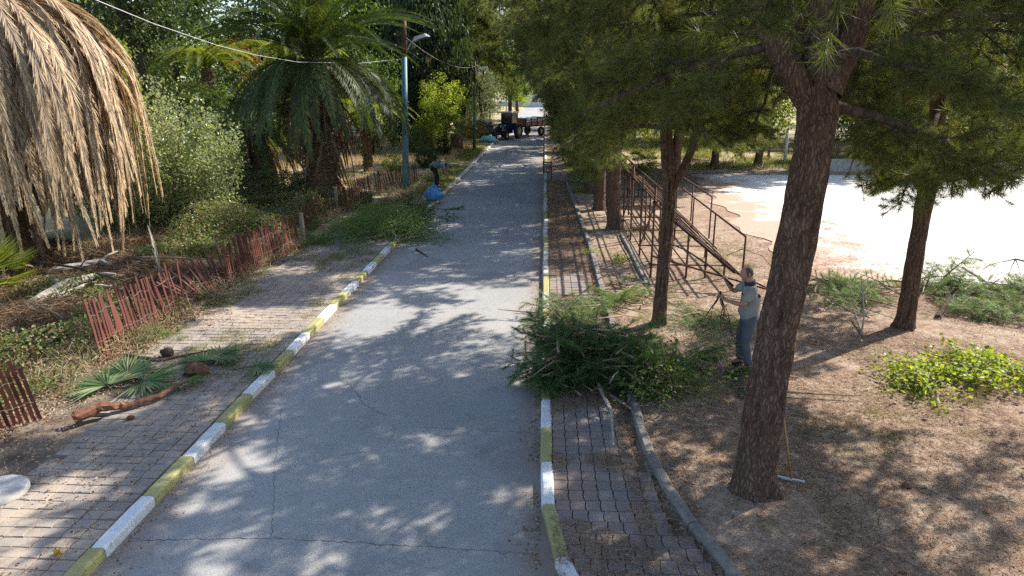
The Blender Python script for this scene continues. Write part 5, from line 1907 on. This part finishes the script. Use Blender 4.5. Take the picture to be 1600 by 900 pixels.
for lb, px, py, az, tl_, s in (('large cut fan leaf spread flat on the pavement edge', 225, 600, .3, .25, 1.1), ('fan leaf overlapping the left of the large one', 168, 606, 2.6, .2, .95), ('dark fan leaf under the large one, near the fence', 200, 590, 1.6, .5, .9),
                               ('fan leaf with pale stalk lying on the paving further right', 345, 560, .6, .2, .85), ('narrow fan leaf beside the left kerb', 400, 577, .1, .05, .7), ('fan leaf tilted up beside the brown husk', 290, 600, -.6, .35, .7),
                               ('fan leaf on the paving behind the husk', 320, 572, 2.4, .3, .7)):
    root = empty('fan_leaf', g(px, py, .05), label=lb, cat='palm leaf', group='cut fan leaves on the left pavement')
    o_ = place('blade', FAN[0] if 'dark' not in lb else FAN[1], root, Matrix.Rotation(az, 4, 'Z') @ Matrix.Rotation(-tl_, 4, 'Y') @ Matrix.Scale(s, 4))

# dead fronds thrown under the dome
lone('bleached dead frond standing up out of the debris by the fence', g(252, 452, .1), [frond_mesh('dead_frond', 1.35, 78, 96, 46, .34, 30, .035, [M['wood_pale'], M['wood_pale']], 40)], .4, .1, 1.0, 'dead_frond', 'palm frond', 'blade')
for i, (lb, px, py, az, s) in enumerate((('dead frond lying lowest in the litter left of the bowed fence', 60, 520, .2, .5), ('dead frond over the pale split log', 150, 478, 2.2, .45), ('dead frond on the debris nearest the collapsed red slats', 270, 470, 3.0, .4),
                                         ('dead frond lying behind the grey log', 120, 425, .6, .55), ('dead frond half under the hanging dome', 40, 450, 1.2, .6), ('dead frond right of the dome, before the ivy', 210, 425, -.4, .5))):
    lone(lb, g(px, py, .55), [BROWN[i % 2]], az, .15, s * 1.2, 'dead_frond', 'palm frond', 'blade')


# bags, stump, rubble
def lumpy(name, label, p, r_, sq, mat, cat, knot=True):
    mb = MB().ball((0, 0, 0), r_, seg=22, rings=14, sq=sq)
    sh = random.random() * 6
    mb.v = [(x * (1 + .13 * math.sin(7 * z / r_ + 3 * y / r_ + sh)) * (1.18 - .25 * z / r_) + random.gauss(0, .012), y * (1 + .12 * math.sin(6 * x / r_ + sh)) * (1.1 - .2 * z / r_), max(-r_ * sq[2] * .72, z * (1 + .12 * math.sin(8 * x / r_ + 5 * y / r_)))) for x, y, z in mb.v]
    mb.s = [False] * len(mb.s)
    root = empty(name, p, label=label, cat=cat)
    mb.build('sack', M[mat], root)
    if knot:
        MB().tube([(0, 0, r_ * sq[2] * .9), (.03, .02, r_ * sq[2] * 1.15), (-.04, .05, r_ * sq[2] * 1.35)], [.05, .03, .08], 8).build('knot', M[mat], root)
    return root


lumpy('rubbish_bag', 'full blue plastic bag standing by the left kerb', g(678, 313, .26), .33, (1, 1, .95), 'blue_bag', 'bag')
lumpy('tarpaulin_bundle', 'turquoise plastic bundle on the verge before the tractor', g(763, 221, .2), .48, (1.25, 1.0, .55), 'cyan_bag', 'bag', False)
lumpy('tarpaulin_bundle', 'paler turquoise end piece beside the plastic bundle', g(771, 222, .12), .3, (1.2, 1.0, .5), 'cyan_bag', 'bag', False)
p = G(713, 235)
root = empty('tree_stump', p, label='cut palm stump with dry brown top on the verge', cat='stump')
MB().tube([(0, 0, -.1), (0, 0, .5), (.05, 0, 1.1)], [.5, .46, .4], 14, wob=.25).build('trunk', M['palm_trunk'], root)
for i in range(14):
    place('dead_frond', BROWN[i % 2], root, Matrix.Translation((0, 0, 1.0)) @ Matrix.Rotation(i * 2.4, 4, 'Z') @ Matrix.Rotation(-.6, 4, 'Y') @ Matrix.Scale(.32, 4))
root = empty('rubble_heap', (-6.2, 62.5, .1), label='grey heap of rubble left of the tractor', cat='rubble')
for i in range(34):
    r_ = random.uniform(.2, .5)
    mb = MB().ball((random.gauss(0, .9), random.gauss(0, .6), random.uniform(0, 1.3)), r_, seg=6, rings=4, sq=(1, .9, .8))
    mb.v = [(x + random.gauss(0, .05), y + random.gauss(0, .05), z + random.gauss(0, .05)) for x, y, z in mb.v]
    mb.s = [False] * len(mb.s)
    mb.build('rock', M['rock'], root)
b = G(8, 770)
root = empty('concrete_disc', (b.x - .1, b.y, .12), label='rounded white concrete block at the left edge of the pavement', cat='concrete block')
MB().tube([(0, 0, -.05), (0, 0, .035), (0, 0, .055)], [.33, .33, .30], 20).build('block', M['pale_stone'], root)

# ------------------------------------------------------------------ ground cover that nobody could count
rs = np.random.default_rng(77)


def zground(x, y):
    """height of the ground where the loose things lie"""
    f = np.interp(y, [a for a, _ in FENCE_X], [b_ for _, b_ in FENCE_X])
    b_ = bump_np(x, y)
    d = np.minimum(1, np.maximum(0, (f - x) / 2.5))
    z = np.where(x < f, .10 + d * (.18 + .10 * b_), .118)
    z = np.where((x > -4.4) & (x < 0), .012, z)
    z = np.where(x > 1.35, .125 + .018 * b_, z)
    z = np.where(x > 6.5, .138, z)
    return z


def scatter(n, x0, x1, y0, y1, mask):
    x, y = rs.uniform(x0, x1, n), rs.uniform(y0, y1, n)
    k = mask(x, y)
    return x[k], y[k]


def nz(x, y, s, o=0.0):
    return .5 + .25 * (np.sin(x * s + o + 1.7 * np.sin(y * s * .7 + o)) + np.sin(y * s * 1.3 + 2.1 * np.sin(x * s * .6 + 2 * o)))


fxn = lambda y: np.interp(y, [a for a, _ in FENCE_X], [b_ for _, b_ in FENCE_X])


def cover(name, label, x, y, zr, L_, w, mat, up=.6, lift=None):
    n = len(x)
    hz = zground(x, y) + (lift if lift is not None else 0)
    P = np.stack([x, y, hz + zr * rs.random(n) ** .7], 1)
    D = unit(rs.normal(size=(n, 3)) * np.array([1, 1, .5]) + np.array([0, 0, up]))
    v, f = leaf_arrays(P, D, L_ * rs.uniform(.6, 1.3, n), w)
    tag(link(name, np_mesh(name, v, f, M[mat])), label=label, kind='stuff')


# ivy and weeds bulging behind the fence
x, y = scatter(150000, -14.5, -6.8, 13.2, 27.5, lambda x, y: (x < fxn(y) - .02) & (x > fxn(y) - 6.2) & (nz(x, y, .9) > .22) & (y > 16.8 + .8 * np.sin(x * 2)) & ((x > -10.2) | (y > 20)))
hh = (.35 + .75 * nz(x, y, 1.1, 2)) * np.clip((fxn(y) - x) / .7, .55, 1) * np.clip((y - 12) / 3, .4, 1)
cover('ivy_bank', 'dense ivy and weeds behind the red fence', x, y, hh, .075, .06, 'ivy', .5)
x, y = scatter(26000, -12.5, -7.0, 6.5, 14.5, lambda x, y: (x < fxn(y) + .1) & (nz(x, y, 1.6, 1) > .47))
cover('weeds', 'green weeds in the debris left of the bowed fence', x, y, .45 * nz(x, y, 2, 1) + .05, .07, .05, 'ivy', .5)
x, y = scatter(45000, -12.5, -6.9, 6.0, 26, lambda x, y: (x < fxn(y) + .45) & (nz(x, y, 1.3, 4) > .45) & ((y > 16.5) | (x > fxn(y) - .7) | (y < 9.5)))
P = np.stack([x, y, zground(x, y) + .3 * rs.random(len(x))], 1)
v, f = needle_arrays(P, unit(rs.normal(size=(len(x), 3)) + np.array([0, 0, .6])), .22, .009)
tag(link('dry_grass', np_mesh('dry_grass', v, f, M['straw'])), label='dry straw grass along the red fence', kind='stuff')
x, y = scatter(60000, -30, -5.5, 27, 62, lambda x, y: (x < fxn(y) + 1.2) & (nz(x, y, .5, 3) > .35))
P = np.stack([x, y, zground(x, y)], 1)
v, f = needle_arrays(P, unit(rs.normal(size=(len(x), 3)) * .6 + np.array([0, 0, 1.0])), .42, .022)
tag(link('dry_meadow', np_mesh('dry_meadow', v, f, M['straw'])), label='tall dry grass behind the palms', kind='stuff')
# debris of brown bits under the dead palm
x, y = scatter(60000, -14.5, -7.6, 10.0, 19, lambda x, y: (x < fxn(y) - .1) & (nz(x, y, .8, 5) > .25))
P = np.stack([x, y, zground(x, y) + .35 * nz(x, y, 1.4, 3) * rs.random(len(x))], 1)
v, f = needle_arrays(P, unit(rs.normal(size=(len(x), 3)) * np.array([1, 1, .3])), .32, .016)
tag(link('palm_debris', np_mesh('palm_debris', v, f, M['palm_brown'])), label='brown shreds of palm litter under the dead palm', kind='stuff')

# grass blades: verge on the left, thin tufts elsewhere
def blades(name, label, x, y, h, w=.006, mat='grass', spread=.5):
    P = np.stack([x, y, zground(x, y) - .005], 1)
    v, f = needle_arrays(P, unit(rs.normal(size=(len(x), 3)) * spread + np.array([0, 0, 1.0])), h * rs.uniform(.5, 1.2, len(x)), w)
    tag(link(name, np_mesh(name, v, f, M[mat])), label=label, kind='stuff')


def tufts(n, per, r_, x0, x1, y0, y1, mask):
    cx, cy_ = scatter(n, x0, x1, y0, y1, mask)
    k = rs.integers(0, len(cx), n * per)
    return cx[k] + rs.normal(size=len(k)) * r_, cy_[k] + rs.normal(size=len(k)) * r_


x, y = tufts(420, 60, .12, -7.6, -4.7, 9, 22, lambda x, y: (x > fxn(y) + .05) & ((nz(x, y, 1.5, 2) > .60) | (x < fxn(y) + .5) | (y > 17) & (nz(x, y, 1.2, 1) > .5)))
blades('grass_tufts', 'green grass tufts growing in the left pavement joints', x, y, .075, .007, spread=.9)
x, y = tufts(1500, 30, .2, -6.9, -4.5, 21.5, 58, lambda x, y: (x > fxn(y) + .3) & (x < np.where(y > 20, -4.3, -4.6)) & (nz(x, y, .7, 6) > .35))
blades('verge_grass', 'grass on the far left verge', x, y, .14, .014)
x, y = tufts(900, 40, .12, 1.5, 12, 5, 24, lambda x, y: (nz(x, y, 1.1, 3) > .62) & (x > 1.6))
blades('pine_grass', 'sparse grass under the pines', x, y, .09, .005, spread=.8)
x, y = tufts(1600, 30, .25, 6, 34, 38.7, 62, lambda x, y: (nz(x, y, .5, 3) > .3))
blades('meadow_grass', 'pale grass behind the court', x, y, .3, .03, spread=.6)
x, y = tufts(700, 30, .2, 1.4, 2.4, 30, 70, lambda x, y: x > 0)
blades('path_grass', 'grass beside the far path', x, y, .2, .02)

# fallen needles and leaves
x, y = scatter(190000, 1.3, 12, 4.2, 22, lambda x, y: (rs.random(len(x)) < np.clip(1.35 - y / 18, .12, 1)) & (nz(x, y, 1.3, 7) > .2))
P = np.stack([x, y, zground(x, y) + .004 + .014 * rs.random(len(x))], 1)
v, f = needle_arrays(P, unit(rs.normal(size=(len(x), 3)) * np.array([1, 1, .16])), .11, .0058)
tag(link('fallen_needles', np_mesh('fallen_needles', v, f, M['fallen_needle'])), label='fallen pine needles on the soil', kind='stuff')
x, y = scatter(85000, .14, 1.25, 4.4, 34, lambda x, y: (nz(x, y, 2.2, 2) > .5) | (x > 1.05) | (y > 17))
P = np.stack([x, y, np.full(len(x), .121) + .006 * rs.random(len(x))], 1)
v, f = needle_arrays(P, unit(rs.normal(size=(len(x), 3)) * np.array([1, 1, .06])), .10, .0045)
tag(link('pavement_needles', np_mesh('pavement_needles', v, f, M['fallen_needle'])), label='pine needles gathered on the right pavement', kind='stuff')


def litter(name, label, x, y, z, L_, mat='litter'):
    P = np.stack([x, y, z + .004 + .01 * rs.random(len(x))], 1)
    D = unit(rs.normal(size=(len(x), 3)) * np.array([1, 1, .2]))
    N = unit(rs.normal(size=(len(x), 3)) * .35 + np.array([0, 0, 1.0]))
    v, f = leaf_arrays(P, D, L_ * rs.uniform(.5, 1.3, len(x)), L_ * .55, .3, N)
    tag(link(name, np_mesh(name, v, f, M[mat])), label=label, kind='stuff')


x, y = scatter(9000, -.42, .0, 4.6, 20, lambda x, y: rs.random(len(x)) < np.exp(x / .09) * (nz(x, y, 3.1) > .3))
litter('gutter_litter', 'dry leaves in the gutter of the right kerb', x, y, .003, .035)
x, y = scatter(9000, -4.42, -4.0, 4.0, 24, lambda x, y: rs.random(len(x)) < np.exp(-(x + 4.42) / .11) * (nz(x, y, 2.7) > .25))
litter('gutter_litter', 'dry leaves in the gutter of the left kerb', x, y, .003, .03)
x, y = scatter(30000, -8.4, -4.7, 5.0, 20, lambda x, y: (rs.random(len(x)) < np.where(x < -6.4, .6, .2)) & (nz(x, y, 1.9, 4) > .3))
litter('pavement_litter', 'dry leaves and crumbs on the left pavement', x, y, zground(x, y), .045)
x, y = scatter(700, -4.3, -.1, 4.5, 26, lambda x, y: nz(x, y, 1.2, 4) > .5)
litter('road_litter', 'scattered leaf bits on the road', x, y, zground(x, y), .022)
x, y = scatter(900, 1.5, 12, 4.5, 16, lambda x, y: nz(x, y, 1.9, 1) > .3)
P = np.stack([x, y, zground(x, y) + .008], 1)
v, f = needle_arrays(P, unit(rs.normal(size=(len(x), 3)) * np.array([1, 1, .05])), .28, .011)
tag(link('fallen_twigs', np_mesh('fallen_twigs', v, f, M['dark_bark'])), label='small dark twigs fallen on the soil', kind='stuff')
x, y = scatter(11000, 1.4, 12, 4.5, 18, lambda x, y: nz(x, y, 1.7, 4) > .45)
litter('soil_litter', 'small dry leaves on the soil under the pines', x, y, zground(x, y), .04)
x, y = scatter(30000, -14, -6.7, 5.5, 15, lambda x, y: (x < fxn(y) + .5) & (nz(x, y, 2.1, 9) > .3))
litter('garden_litter', 'dry leaves by the red fence', x, y, zground(x, y), .06)
lf = tag(link('fallen_leaf', np_mesh('fallen_leaf', *leaf_arrays(np.array([[0, 0, 0], [0, 0, .01]]), unit(np.array([[1, .2, .15], [.3, 1, .2]])), .10, .08, .2, np.array([[0, 0, 1.0], [0, .2, 1.0]])), M['leaf_orange']), loc=g(84, 870, .01)), 'single orange fallen leaf on the near left pavement', 'leaf')
